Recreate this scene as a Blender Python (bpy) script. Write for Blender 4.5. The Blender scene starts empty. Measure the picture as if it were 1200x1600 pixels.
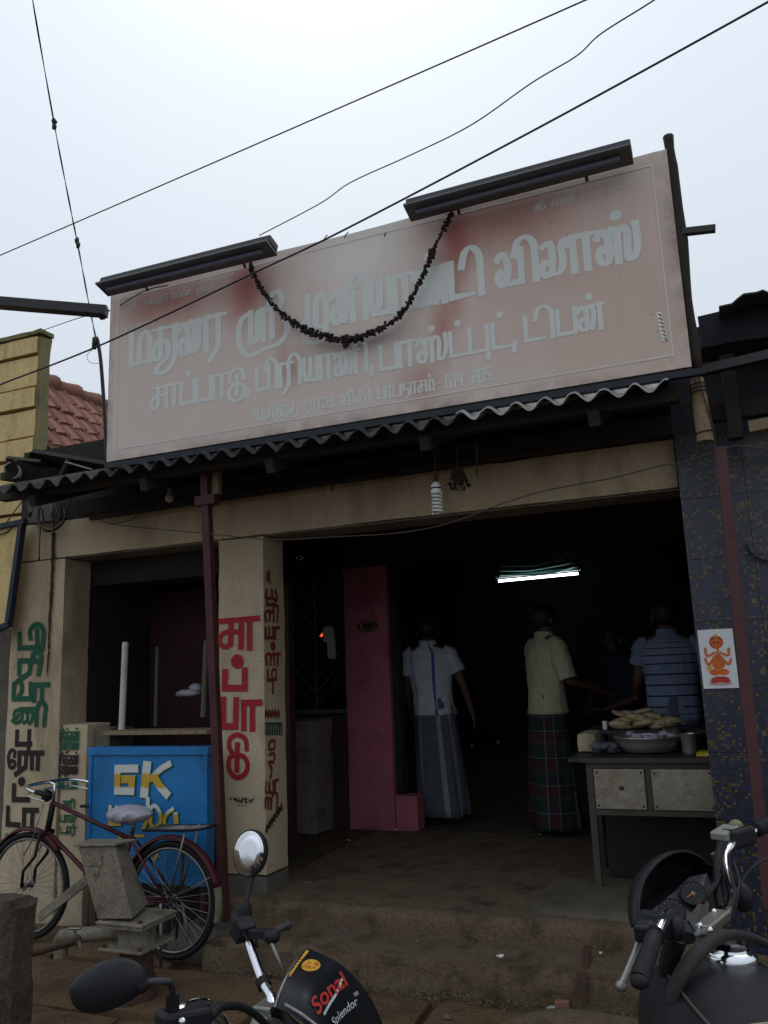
import bpy, bmesh, math, random
from mathutils import Vector, Matrix, noise
from math import sin, cos, pi, radians
random.seed(7)
S = bpy.context.scene
COL = S.collection

# ------------------------------------------------------------------ camera, world, sun, exposure
F = 1296.4
def basis(yaw, pitch, roll):
    f = Vector((-sin(yaw)*cos(pitch), cos(yaw)*cos(pitch), sin(pitch)))
    r = Vector((cos(yaw), sin(yaw), 0)); u = r.cross(f)
    return cos(roll)*r + sin(roll)*u, -sin(roll)*r + cos(roll)*u, f
CR, CU, CF = basis(radians(22.012), radians(11.084), radians(-2.261))
CP = Vector((0, 0, 1.6))
cd = bpy.data.cameras.new('camera'); cam = bpy.data.objects.new('camera', cd); COL.objects.link(cam)
cam.matrix_world = Matrix(((CR.x, CU.x, -CF.x, CP.x), (CR.y, CU.y, -CF.y, CP.y), (CR.z, CU.z, -CF.z, CP.z), (0, 0, 0, 1)))
cd.sensor_fit = 'VERTICAL'; cd.sensor_height = 32; cd.sensor_width = 24; cd.lens = 32*F/1600
cd.clip_start = 0.05; cd.clip_end = 500
S.camera = cam
W = bpy.data.worlds.new('World'); S.world = W; W.use_nodes = True
nt = W.node_tree; nt.nodes.clear()
out = nt.nodes.new('ShaderNodeOutputWorld'); bg = nt.nodes.new('ShaderNodeBackground')
sky = nt.nodes.new('ShaderNodeTexSky'); sky.sky_type = 'NISHITA'; sky.sun_disc = False
sky.sun_elevation = radians(55); sky.sun_rotation = radians(-25); sky.dust_density = 6; sky.air_density = 1.5
hs = nt.nodes.new('ShaderNodeHueSaturation'); hs.inputs['Saturation'].default_value = .35; hs.inputs['Value'].default_value = .8
mx = nt.nodes.new('ShaderNodeMix'); mx.data_type = 'RGBA'; mx.inputs[0].default_value = .9
mx.inputs[7].default_value = (7.7, 8.5, 9.5, 1)
nt.links.new(sky.outputs[0], hs.inputs['Color']); nt.links.new(hs.outputs[0], mx.inputs[6])
tc = nt.nodes.new('ShaderNodeTexCoord'); sx_ = nt.nodes.new('ShaderNodeSeparateXYZ'); nt.links.new(tc.outputs['Generated'], sx_.inputs[0])
mr = nt.nodes.new('ShaderNodeMapRange'); mr.inputs['From Min'].default_value = 0; mr.inputs['From Max'].default_value = 1   # overcast sky: zenith brighter than horizon
mr.inputs['To Min'].default_value = .76; mr.inputs['To Max'].default_value = 1.18; nt.links.new(sx_.outputs[2], mr.inputs['Value'])
ml = nt.nodes.new('ShaderNodeMix'); ml.data_type = 'RGBA'; ml.blend_type = 'MULTIPLY'; ml.inputs[0].default_value = 1; ml.clamp_result = False
nt.links.new(mx.outputs[2], ml.inputs[6]); nt.links.new(mr.outputs[0], ml.inputs[7])
nt.links.new(ml.outputs[2], bg.inputs[0]); bg.inputs[1].default_value = .1
nt.links.new(bg.outputs[0], out.inputs[0])
sd = bpy.data.lights.new('sun', 'SUN'); sd.energy = .5; sd.angle = radians(25); sd.color = (1, .96, .9)
sun = bpy.data.objects.new('sun', sd); COL.objects.link(sun)
sun.rotation_euler = (radians(-35), 0, radians(-25))
S.view_settings.view_transform = 'Standard'; S.view_settings.look = 'None'
S.view_settings.exposure = 0; S.view_settings.gamma = 1; S.view_settings.use_curve_mapping = False
S.cycles.max_bounces = 6; S.cycles.use_denoising = True

# ------------------------------------------------------------------ helpers
def at(px, py, X=None, Y=None, Z=None, d=None):
    """world point seen at photo pixel (px,py) on the plane X=, Y=, Z= or at depth d"""
    v = CF + CR*((px-600)/F) - CU*((py-800)/F)
    t = d if d is not None else (X-CP.x)/v.x if X is not None else (Y-CP.y)/v.y if Y is not None else (Z-CP.z)/v.z
    return CP + v*t

def root_offset(o):
    v = Vector((0, 0, 0))
    while o: v += o.location; o = o.parent
    return v

class MB:
    def __init__(s): s.v = []; s.f = []; s.uv = {}
    def add(s, vs, fs, uvs=None):
        b = len(s.v); s.v += [Vector(p) for p in vs]
        for i, f in enumerate(fs):
            if uvs: s.uv[len(s.f)] = [uvs[k] for k in f]
            s.f.append([b+k for k in f])
        return s
    def box(s, x0, x1, y0, y1, z0, z1, M=None):
        vs = [(x, y, z) for x in (x0, x1) for y in (y0, y1) for z in (z0, z1)]
        if M: vs = [M @ Vector(p) for p in vs]
        return s.add(vs, [(0, 1, 3, 2), (4, 6, 7, 5), (0, 4, 5, 1), (2, 3, 7, 6), (0, 2, 6, 4), (1, 5, 7, 3)])
    def beam(s, a, b, w, h, up=(0, 0, 1)):
        a, b = Vector(a), Vector(b); d = (b-a); L = d.length; d.normalize()
        u = Vector(up); side = d.cross(u)
        if side.length < .01: side = d.cross(Vector((0, 1, 0)))
        side.normalize(); u = side.cross(d)
        M = Matrix(((d.x, side.x, u.x, a.x), (d.y, side.y, u.y, a.y), (d.z, side.z, u.z, a.z), (0, 0, 0, 1)))
        return s.box(0, L, -w/2, w/2, -h/2, h/2, M)
    def tube(s, pts, r, n=8, cap=True, flat=1.0):
        pts = [Vector(p) for p in pts]; m = len(pts)
        rs = r if isinstance(r, (list, tuple)) else [r]*m
        prev = None; vs = []
        for i, p in enumerate(pts):
            d = (pts[min(i+1, m-1)]-pts[max(i-1, 0)])
            if d.length < 1e-9: d = Vector((0, 0, 1))
            d.normalize()
            if prev is None:
                a = d.cross(Vector((0, 0, 1)))
                if a.length < .1: a = d.cross(Vector((0, 1, 0)))
            else: a = prev - d*prev.dot(d)
            a.normalize(); prev = a; b = d.cross(a)
            for k in range(n):
                t = 2*pi*k/n; vs.append(p+(a*cos(t)+b*sin(t)*flat)*rs[i])
        fs = [(i*n+k, i*n+(k+1) % n, (i+1)*n+(k+1) % n, (i+1)*n+k) for i in range(m-1) for k in range(n)]
        if cap: fs += [tuple(range(n))[::-1], tuple(range((m-1)*n, m*n))]
        return s.add(vs, fs)
    def lathe(s, prof, c, n=16, M=None, sx=1, sy=1):
        vs = []
        for (r, z) in prof:
            for k in range(n):
                t = 2*pi*k/n; p = Vector((r*cos(t)*sx, r*sin(t)*sy, z)); p = (M @ p if M else p)+Vector(c); vs.append(p)
        m = len(prof)
        fs = [(i*n+k, i*n+(k+1) % n, (i+1)*n+(k+1) % n, (i+1)*n+k) for i in range(m-1) for k in range(n)]
        fs += [tuple(range(n))[::-1], tuple(range((m-1)*n, m*n))]
        return s.add(vs, fs)
    def blob(s, c, r, n=8, jit=.0, M=None):
        rx, ry, rz = r if isinstance(r, (tuple, list)) else (r, r, r)
        prof = [(sin(pi*i/(n//2+1)), -cos(pi*i/(n//2+1))) for i in range(1, n//2+1)]
        vs = [(0, 0, -1)]+[(a*cos(2*pi*k/n), a*sin(2*pi*k/n), z) for a, z in prof for k in range(n)]+[(0, 0, 1)]
        vs = [Vector((x*rx, y*ry, z*rz))*(1+random.uniform(-jit, jit)) for x, y, z in vs]
        if M: vs = [M @ v for v in vs]
        vs = [v+Vector(c) for v in vs]; m = len(prof); L = len(vs)-1
        fs = [(0, 1+(k+1) % n, 1+k) for k in range(n)]
        fs += [(1+i*n+k, 1+i*n+(k+1) % n, 1+(i+1)*n+(k+1) % n, 1+(i+1)*n+k) for i in range(m-1) for k in range(n)]
        fs += [(L, 1+(m-1)*n+k, 1+(m-1)*n+(k+1) % n) for k in range(n)]
        return s.add(vs, fs)
    def loft(s, rings, close=True, cap=False):
        n = len(rings[0]); vs = [p for r in rings for p in r]; m = len(rings)
        uv = [(k/n, i/(m-1)) for i in range(m) for k in range(n)]
        fs = []
        b = len(s.v); s.v += [Vector(p) for p in vs]
        for i in range(m-1):
            for k in range(n if close else n-1):
                k2 = (k+1) % n
                s.uv[len(s.f)] = [(k/n, i/(m-1)), ((k+1)/n, i/(m-1)), ((k+1)/n, (i+1)/(m-1)), (k/n, (i+1)/(m-1))]
                s.f.append([b+i*n+k, b+i*n+k2, b+(i+1)*n+k2, b+(i+1)*n+k])
        if cap:
            s.f.append([b+k for k in range(n)][::-1]); s.f.append([b+(m-1)*n+k for k in range(n)])
        return s
    def quad(s, a, b, c, d): return s.add([a, b, c, d], [(0, 1, 2, 3)], [(0, 0), (1, 0), (1, 1), (0, 1)])
    def mesh(s, name, m, off, smooth):
        me = bpy.data.meshes.new(name); me.from_pydata([v-off for v in s.v], [], s.f)
        if s.uv:
            uvl = me.uv_layers.new(name='UVMap')
            for p in me.polygons:
                u = s.uv.get(p.index)
                if u:
                    for j, li in enumerate(p.loop_indices): uvl.data[li].uv = u[j]
        if m: me.materials.append(m)
        if smooth:
            for p in me.polygons: p.use_smooth = True
            if smooth is not True: me.set_sharp_from_angle(angle=radians(smooth))
        me.update(); return me
    def build(s, name, m, parent=None, smooth=False, local=False, bevel=0, solid=0, label=None):
        off = Vector((0, 0, 0)) if (local or not parent) else root_offset(parent)
        me = s.mesh(name, m, off, smooth); o = bpy.data.objects.new(name, me); COL.objects.link(o)
        if parent: o.parent = parent
        if bevel: b = o.modifiers.new('b', 'BEVEL'); b.width = bevel; b.segments = 2; b.limit_method = 'ANGLE'
        if solid: b = o.modifiers.new('s', 'SOLIDIFY'); b.thickness = solid; b.offset = 0
        if label: o['label'] = label
        return o

def tag(o, label=None, cat=None, group=None, kind=None):
    if label: o['label'] = label
    if cat: o['category'] = cat
    if group: o['group'] = group
    if kind: o['kind'] = kind
    return o
def thing(name, label, cat, loc=(0, 0, 0), rz=0, group=None):
    o = bpy.data.objects.new(name, None); COL.objects.link(o); o.location = loc; o.rotation_euler = (0, 0, rz)
    o.empty_display_size = .1
    return tag(o, label, cat, group)
def single(name, mb, m, label, cat, loc=None, **k):
    """a thing that is one mesh, its origin moved to loc (its base)"""
    grp = k.pop('group', None)
    o = mb.build(name, m, None, **k)
    if loc is None:
        xs = [v.co for v in o.data.vertices]
        loc = Vector((sum(v.x for v in xs)/len(xs), sum(v.y for v in xs)/len(xs), min(v.z for v in xs)))
    loc = Vector(loc); o.data.transform(Matrix.Translation(-loc)); o.location = loc
    return tag(o, label, cat, grp)
def catmull(pts, n=5, closed=False):
    P = [Vector(p) for p in pts]; R = []; m = len(P)
    for i in range(m-1):
        a, b, c, d = P[max(i-1, 0)], P[i], P[i+1], P[min(i+2, m-1)]
        for j in range(n):
            t = j/n
            R.append(.5*((2*b)+(c-a)*t+(2*a-5*b+4*c-d)*t*t+(3*b-a-3*c+d)*t**3))
    R.append(P[-1]); return R
def rough_box(x0, x1, y0, y1, z0, z1, res=.06, amp=.008, fr=6, seed=0, rnd=.012):
    nx, ny, nz = [max(1, min(70, round((b-a)/res))) for a, b in ((x0, x1), (y0, y1), (z0, z1))]
    mb = MB(); idx = {}
    def vid(i, j, k):
        key = (i, j, k)
        if key not in idx:
            p = Vector((x0+(x1-x0)*i/nx, y0+(y1-y0)*j/ny, z0+(z1-z0)*k/nz))
            q = noise.noise_vector(p*fr+Vector((seed, 0, 0)))*amp + noise.noise_vector(p*fr*4)*amp*.4
            e = (i in (0, nx))+(j in (0, ny))+(k in (0, nz))
            if e > 1:
                c = Vector(((x0+x1)/2, (y0+y1)/2, (z0+z1)/2)); t = p-c
                q -= Vector((rnd*(1 if t.x > 0 else -1)*(i in (0, nx)), rnd*(1 if t.y > 0 else -1)*(j in (0, ny)), rnd*(1 if t.z > 0 else -1)*(k in (0, nz))))*(1+noise.noise(p*9))
            idx[key] = len(mb.v); mb.v.append(p+q)
        return idx[key]
    for i in range(nx):
        for j in range(ny):
            mb.f.append([vid(i, j, 0), vid(i, j+1, 0), vid(i+1, j+1, 0), vid(i+1, j, 0)])
            mb.f.append([vid(i, j, nz), vid(i+1, j, nz), vid(i+1, j+1, nz), vid(i, j+1, nz)])
    for i in range(nx):
        for k in range(nz):
            mb.f.append([vid(i, 0, k), vid(i+1, 0, k), vid(i+1, 0, k+1), vid(i, 0, k+1)])
            mb.f.append([vid(i, ny, k), vid(i, ny, k+1), vid(i+1, ny, k+1), vid(i+1, ny, k)])
    for j in range(ny):
        for k in range(nz):
            mb.f.append([vid(0, j, k), vid(0, j, k+1), vid(0, j+1, k+1), vid(0, j+1, k)])
            mb.f.append([vid(nx, j, k), vid(nx, j+1, k), vid(nx, j+1, k+1), vid(nx, j, k+1)])
    return mb

# ------------------------------------------------------------------ materials
class N:
    def __init__(s, name):
        s.m = bpy.data.materials.new(name); s.m.use_nodes = True; s.t = s.m.node_tree
        s.b = s.t.nodes['Principled BSDF']; s.L = s.t.links
        s.co = s.t.nodes.new('ShaderNodeTexCoord')
    def n(s, typ, **k):
        x = s.t.nodes.new('ShaderNode'+typ)
        for a, v in k.items(): setattr(x, a, v)
        return x
    def l(s, a, b): s.L.new(a, b)
    def pos(s, scale=(1, 1, 1), src='Object', loc=(0, 0, 0)):
        mp = s.n('Mapping'); mp.inputs['Scale'].default_value = scale; mp.inputs['Location'].default_value = loc
        s.l(s.co.outputs[src], mp.inputs[0]); return mp.outputs[0]
    def noise(s, sc, det=6, rough=.6, vec=None):
        x = s.n('TexNoise'); x.inputs['Scale'].default_value = sc; x.inputs['Detail'].default_value = det; x.inputs['Roughness'].default_value = rough
        s.l(vec if vec is not None else s.co.outputs['Object'], x.inputs['Vector']); return x.outputs[0]
    def ramp(s, fac, stops, interp='LINEAR'):
        x = s.n('ValToRGB'); x.color_ramp.interpolation = interp; e = x.color_ramp.elements
        while len(e) < len(stops): e.new(.5)
        for i, (p, c) in enumerate(stops):
            e[i].position = p; e[i].color = (*c, 1) if isinstance(c, (tuple, list)) else (c, c, c, 1)
        s.l(fac, x.inputs[0]); return x.outputs[0]
    def mix(s, fac, a, b, mode='MIX'):
        x = s.n('Mix', data_type='RGBA', blend_type=mode)
        for i, v in ((0, fac), (6, a), (7, b)):
            if hasattr(v, 'is_output'): s.l(v, x.inputs[i])
            elif i == 0: x.inputs[0].default_value = v
            else: x.inputs[i].default_value = (*v, 1)
        return x.outputs[2]
    def math(s, op, a, b=0, c=None):
        x = s.n('Math', operation=op)
        for i, v in enumerate((a, b) if c is None else (a, b, c)):
            if hasattr(v, 'is_output'): s.l(v, x.inputs[i])
            else: x.inputs[i].default_value = v
        return x.outputs[0]
    def bump(s, h, st=.3, dist=.01):
        x = s.n('Bump'); x.inputs['Strength'].default_value = st; x.inputs['Distance'].default_value = dist
        s.l(h, x.inputs['Height']); s.l(x.outputs[0], s.b.inputs['Normal'])
    def fin(s, col, rough=.8, metal=0, spec=.5):
        if hasattr(col, 'is_output'): s.l(col, s.b.inputs['Base Color'])
        else: s.b.inputs['Base Color'].default_value = (*col, 1)
        if hasattr(rough, 'is_output'): s.l(rough, s.b.inputs['Roughness'])
        else: s.b.inputs['Roughness'].default_value = rough
        s.b.inputs['Metallic'].default_value = metal; s.b.inputs['Specular IOR Level'].default_value = spec
        return s.m
def srgb(r, g, b):
    f = lambda c: (c/255/12.92) if c <= 10 else ((c/255+.055)/1.055)**2.4
    return (f(r), f(g), f(b))
def worn(name, col, dirt=(.03, .025, .02), amt=.4, sc=3, rough=.85, bump=.2, fine=60, metal=0, spec=.4, streak=False, rv=0, fs=.35):
    """painted or raw surface with broad tone variation, dirt and fine relief"""
    s = N(name)
    a = s.noise(sc, 8, .65, s.pos((1, 1, .35)) if streak else None); b = s.noise(fine, 4, .6)
    c2 = tuple(min(1, x*1.25) for x in col); c1 = tuple(x*.72 for x in col)
    base = s.mix(s.noise(sc*.6, 4), c1, c2)
    f = s.ramp(a, [(.5, 0.0), (.72, 1.0)])
    f2 = s.math('MULTIPLY', f, amt)
    col_ = s.mix(f2, base, dirt)
    col_ = s.mix(fs, col_, s.ramp(b, [(.34, .15), (.66, 1.0)]), 'MULTIPLY')
    if fs > .4: col_ = s.mix(s.ramp(s.noise(sc*5, 6, .75), [(.56, 0), (.66, .7)]), col_, tuple(x*.35 for x in col))
    h = s.math('ADD', a, s.math('MULTIPLY', b, .6)); s.bump(h, bump, .01)
    r = s.ramp(a, [(.3, max(0, rough-rv)), (.7, min(1, rough+rv))]) if rv else rough
    return s.fin(col_, r, metal, spec)
def plain(name, col, rough=.5, metal=0, spec=.5, scratch=.15):
    s = N(name); a = s.noise(25, 5, .6)
    c = s.mix(s.math('MULTIPLY', s.ramp(a, [(.4, 0), (.7, 1)]), scratch), col, tuple(x*.5 for x in col))
    r = s.ramp(a, [(.3, max(.02, rough-.08)), (.7, min(1, rough+.12))])
    return s.fin(c, r, metal, spec)

M = {}
M['cream'] = worn('cream_wall_paint', (.60, .485, .325), (.16, .12, .075), .75, 2.6, .92, .35, 110, streak=True)
M['grey_cement'] = worn('bare_cement', (.15, .135, .11), (.05, .04, .03), .6, 4, .95, .6, 90)
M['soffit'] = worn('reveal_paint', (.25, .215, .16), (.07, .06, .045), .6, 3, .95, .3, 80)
M['step'] = worn('worn_step_cement', (.165, .118, .07), (.035, .02, .011), .95, 5.5, .92, 1.2, 75, rv=.08, fs=.48)
M['floor'] = worn('dirty_cement_floor', (.105, .075, .044), (.03, .02, .013), .9, 2.6, .8, .6, 60, rv=.15, fs=.6)
M['patch'] = worn('patched_cement', (.13, .11, .08), (.05, .035, .02), .8, 4, .9, .6, 70)
M['ground'] = worn('earth', (.12, .082, .052), (.05, .034, .022), .7, 2, .97, .9, 50)
M['slab'] = worn('pavement_stone', (.165, .098, .048), (.05, .03, .016), .8, 4.5, .95, 1.0, 75, fs=.6)
M['pink'] = worn('pink_wall_paint', (.46, .14, .175), (.12, .03, .035), .7, 3, .9, .3, 60)
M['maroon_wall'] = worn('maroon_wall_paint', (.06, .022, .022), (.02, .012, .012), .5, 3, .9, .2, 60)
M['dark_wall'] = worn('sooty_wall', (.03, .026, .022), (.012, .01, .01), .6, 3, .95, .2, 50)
M['maroon_post'] = worn('maroon_steel_paint', (.095, .03, .032), (.03, .015, .012), .6, 8, .6, .2, 90)
M['black_wood'] = worn('sooty_timber', (.035, .028, .022), (.012, .01, .008), .6, 8, .9, .6, 60)
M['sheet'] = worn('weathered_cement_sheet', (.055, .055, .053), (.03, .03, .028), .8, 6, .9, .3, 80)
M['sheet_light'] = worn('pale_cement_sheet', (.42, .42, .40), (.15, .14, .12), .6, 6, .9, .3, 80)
M['yellow'] = worn('yellow_wall_paint', (.74, .56, .25), (.17, .13, .06), .65, 5, .9, .4, 80, streak=True)
M['dark_olive'] = worn('olive_parapet', (.22, .19, .09), (.05, .05, .03), .9, 7, .95, .5, 80, streak=True)
M['tile'] = worn('clay_tile', (.29, .125, .088), (.07, .04, .03), .8, 9, .85, .4, 80)
M['tile_dark'] = worn('old_clay_tile', (.22, .09, .06), (.05, .03, .025), .9, 9, .85, .4, 80)
M['black_metal'] = worn('black_steel', (.03, .03, .034), (.05, .03, .02), .4, 10, .55, .2, 90)
M['grey_metal'] = worn('grey_steel', (.10, .10, .11), (.05, .035, .025), .5, 10, .5, .2, 90)
M['wire'] = plain('cable_rubber', (.012, .012, .014), .6)
M['wire_brown'] = plain('old_cable', (.06, .045, .035), .7)
M['blue_box'] = worn('blue_enamel', (.014, .20, .50), (.012, .08, .16), .7, 5, .5, .15, 80, streak=True, rv=.15)
M['black_rubber'] = plain('black_rubber', (.014, .014, .015), .6, spec=.2)
M['black_plastic'] = worn('black_plastic', (.015, .016, .019), (.04, .035, .028), .35, 20, .45, .08, 160, spec=.22)
M['tank'] = worn('black_tank_paint', (.010, .012, .017), (.035, .032, .027), .5, 8, .38, .06, 160, spec=.3)
M['chrome'] = plain('chrome', (.75, .76, .8), .08, 1)
M['dull_chrome'] = worn('dull_chrome', (.26, .25, .24), (.07, .045, .03), .8, 18, .4, .1, 80, metal=.8)
M['alu'] = plain('cast_aluminium', (.28, .28, .26), .42, .9, scratch=.5)
M['steel'] = plain('stainless_steel', (.62, .6, .56), .3, .75, scratch=.3)
M['skin'] = plain('brown_skin', (.10, .05, .03), .6)
M['hair'] = plain('black_hair', (.008, .008, .008), .6)
M['bulb_white'] = plain('white_glass', (.75, .75, .72), .2)
M['white_paint'] = worn('white_painted_wood', (.62, .60, .52), (.2, .18, .14), .5, 6, .7, .2, 70)
M['rust'] = worn('rusty_iron', (.085, .045, .03), (.04, .02, .015), .8, 12, .9, .5, 80)
M['pump'] = worn('galvanised_pump', (.27, .235, .17), (.08, .055, .035), .85, 9, .75, .4, 70, fs=.5)
M['bicycle_red'] = worn('maroon_bicycle_paint', (.075, .010, .015), (.03, .02, .014), .9, 14, .5, .1, 90, spec=.3)
M['plastic_bag'] = plain('white_plastic_bag', (.36, .355, .40), .4)
M['wood'] = worn('weathered_wood', (.30, .22, .13), (.06, .045, .03), .7, 12, .85, .4, 80, streak=True)
M['flower'] = worn('dried_flowers', (.035, .02, .016), (.015, .01, .01), .5, 30, .95, .3, 60)
M['paper'] = plain('paper', (.75, .74, .7), .8)
M['red_letter'] = worn('red_sign_paint', (.42, .012, .018), (.2, .02, .02), .35, 9, .7, .05, 90)
M['dark_red_letter'] = worn('faded_red_paint', (.26, .025, .02), (.15, .04, .03), .5, 9, .8, .05, 90)
M['green_letter'] = worn('green_sign_paint', (.008, .105, .05), (.02, .06, .04), .4, 9, .7, .05, 90)
M['black_letter'] = worn('brown_black_sign_paint', (.022, .014, .012), (.05, .035, .03), .3, 9, .7, .05, 90)
M['sign_letter'] = plain('faded_grey_print', (.63, .655, .61), .6, scratch=.06)
M['sign_letter_dim'] = plain('dim_grey_print', (.61, .59, .55), .6, scratch=.1)
M['orange'] = plain('orange_print', (.70, .13, .02), .6, scratch=.5)
M['red_print'] = plain('red_print', (.50, .03, .02), .6, scratch=.5)
M['gold_print'] = plain('gold_print', (.62, .34, .03), .6, scratch=.5)
M['white_letter'] = worn('white_sign_paint', (.66, .68, .66), (.4, .4, .4), .3, 9, .7, .05, 90)
M['dough'] = worn('flat_breads', (.60, .47, .27), (.35, .24, .12), .6, 20, .8, .4, 60)
M['cloth_white'] = worn('old_white_cloth', (.42, .42, .38), (.2, .2, .18), .5, 12, .95, .5, 60)

def banner_mat():
    s = N('faded_flex_banner'); tc = s.n('NewGeometry').outputs['Position']
    def blob(c, r, sx=1, sz=1):
        v = s.n('VectorMath', operation='SUBTRACT'); s.l(tc, v.inputs[0]); v.inputs[1].default_value = (c[0], 3.6, c[1])
        v2 = s.n('VectorMath', operation='MULTIPLY'); s.l(v.outputs[0], v2.inputs[0]); v2.inputs[1].default_value = (1/sx, 0, 1/sz)
        ln = s.n('VectorMath', operation='LENGTH'); s.l(v2.outputs[0], ln.inputs[0])
        w = s.math('ADD', ln.outputs['Value'], s.math('MULTIPLY', s.math('SUBTRACT', s.noise(4, 5, .6, tc), .5), .5))
        return s.ramp(w, [(0, 1), (r, 0)], 'EASE')
    base = (.64, .56, .50); red = (.46, .20, .165); deep = (.34, .08, .07); pale = (.74, .71, .65)
    c = s.mix(s.noise(1.2, 5, .6, tc), base, (.62, .50, .44))
    c = s.mix(s.math('MULTIPLY', blob((-.45, 3.45), .95, 1, .75), .62), c, (.56, .39, .32))
    c = s.mix(s.math('MULTIPLY', blob((-.25, 3.0), .9, .55, .5), .55), c, (.60, .42, .32))
    c = s.mix(s.math('MULTIPLY', blob((-2.75, 3.70), .9, .65, .26), .85), c, red)
    c = s.mix(s.math('MULTIPLY', blob((-2.2, 3.66), .9, .30, .34), .9), c, red)
    c = s.mix(s.math('MULTIPLY', blob((-1.55, 3.68), .9, .5, .42), .8), c, pale)
    c = s.mix(s.math('MULTIPLY', blob((-.80, 3.70), .9, .62, .26), .85), c, (.38, .17, .14))
    c = s.mix(s.math('MULTIPLY', blob((-2.2, 3.7), .9, .13, .28), .7), c, (.36, .12, .10))
    c = s.mix(s.math('MULTIPLY', blob((-1.02, 3.66), .95, .13, .34), .85), c, deep)
    for (x, z, a, b, k) in ((-1.12, 3.22, .10, .26, .7), (-1.95, 3.18, .16, .18, .55), (-1.24, 2.98, .20, .22, .55), (-1.05, 3.4, .10, .25, .7), (-2.0, 3.4, .08, .2, .4)):
        c = s.mix(s.math('MULTIPLY', blob((x, z), .95, a, b), k), c, (.40, .16, .12))
    c = s.mix(s.math('MULTIPLY', blob((-1.55, 3.24), .9, .45, .10), .55), c, (.24, .21, .20))
    st = s.noise(1, 4, .7, s.pos((30, 1, .8)))
    c = s.mix(.10, c, s.ramp(st, [(.3, .55), (.6, 1)]), 'MULTIPLY')
    sp = s.noise(38, 2, .5, tc); c = s.mix(s.math('MULTIPLY', s.ramp(sp, [(.74, 0), (.78, 1)]), .6), c, (.10, .08, .07))
    eg = s.noise(6, 6, .7, tc)
    mp = s.n('SeparateXYZ'); s.l(tc, mp.inputs[0])
    e1 = s.ramp(s.math('SUBTRACT', mp.outputs[2], 2.8), [(0, 1), (.1, 0)]); e2 = s.ramp(s.math('MULTIPLY', mp.outputs[0], -1), [(0, 1), (.1, 0)])
    e3 = s.ramp(s.math('ADD', mp.outputs[0], 3.16), [(0, 1), (.09, 0)])
    ee = s.math('MAXIMUM', s.math('MAXIMUM', e1, e2), e3)
    c = s.mix(s.math('MULTIPLY', s.math('MULTIPLY', ee, s.ramp(eg, [(.4, 0), (.65, 1)])), .85), c, (.10, .075, .06))
    s.bump(s.math('ADD', s.noise(2.2, 3, .5, s.pos((1, 1, .5))), s.math('MULTIPLY', st, .05)), .5, .05)
    return s.fin(c, .6, 0, .3)
M['banner'] = banner_mat()

def mosaic_mat():
    s = N('mosaic_print_tile'); g = s.n('NewGeometry').outputs['Position']
    def cells(k):
        v = s.n('VectorMath', operation='SCALE'); s.l(g, v.inputs[0]); v.inputs['Scale'].default_value = k
        fl = s.n('VectorMath', operation='FLOOR'); s.l(v.outputs[0], fl.inputs[0])
        mu = s.n('VectorMath', operation='MULTIPLY'); s.l(fl.outputs[0], mu.inputs[0]); mu.inputs[1].default_value = (1, 0, 1)
        w = s.n('TexWhiteNoise'); s.l(mu.outputs[0], w.inputs['Vector'])
        fr = s.n('VectorMath', operation='FRACTION'); s.l(v.outputs[0], fr.inputs[0]); x = s.n('SeparateXYZ'); s.l(fr.outputs[0], x.inputs[0])
        gx = s.math('MULTIPLY', s.math('GREATER_THAN', x.outputs[0], .2), s.math('GREATER_THAN', x.outputs[2], .2))
        return w.outputs['Value'], gx
    w, gx = cells(72); w2, g2 = cells(36)
    pn = s.noise(9, 3, .6, g)
    c = s.ramp(w, [(0, (.012, .02, .07)), (.2, (.02, .035, .12)), (.38, (.01, .014, .035)), (.6, (.03, .045, .13)), (.74, (.02, .02, .03))], 'CONSTANT')
    y = s.math('GREATER_THAN', s.math('ADD', w, s.math('MULTIPLY', s.math('SUBTRACT', pn, .5), .9)), .80)
    yc = s.ramp(w, [(0, (.16, .11, .02)), (.55, (.11, .075, .015)), (.88, (.22, .15, .03))], 'CONSTANT')
    c = s.mix(y, c, yc)
    c = s.mix(gx, (.012, .012, .014), c)
    big = s.math('MULTIPLY', s.math('GREATER_THAN', w2, .982), g2)
    c = s.mix(big, c, (.22, .16, .035))
    s.bump(gx, .15, .001)
    c = s.mix(.35, c, (.035, .038, .045)); c = s.mix(1, c, (.8, .8, .8), 'MULTIPLY')
    return s.fin(c, .3, 0, .5)
M['mosaic'] = mosaic_mat()

def gk_mat():
    s = N('white_yellow_lettering'); g = s.n('NewGeometry').outputs['Position']; x = s.n('SeparateXYZ'); s.l(g, x.inputs[0])
    z = s.math('ADD', x.outputs[2], s.math('MULTIPLY', s.math('SUBTRACT', s.noise(30, 3, .6, g), .5), .03))
    Yl, Wt = (.5, .32, .02), (.6, .6, .56)
    f = s.ramp(s.math('SUBTRACT', z, .3), [(0, Yl), (.555, Yl), (.575, Wt), (.695, Wt), (.71, Yl), (.775, Yl), (.79, Wt), (1, Wt)])
    return s.fin(f, .6)
M['gk'] = gk_mat()

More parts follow.
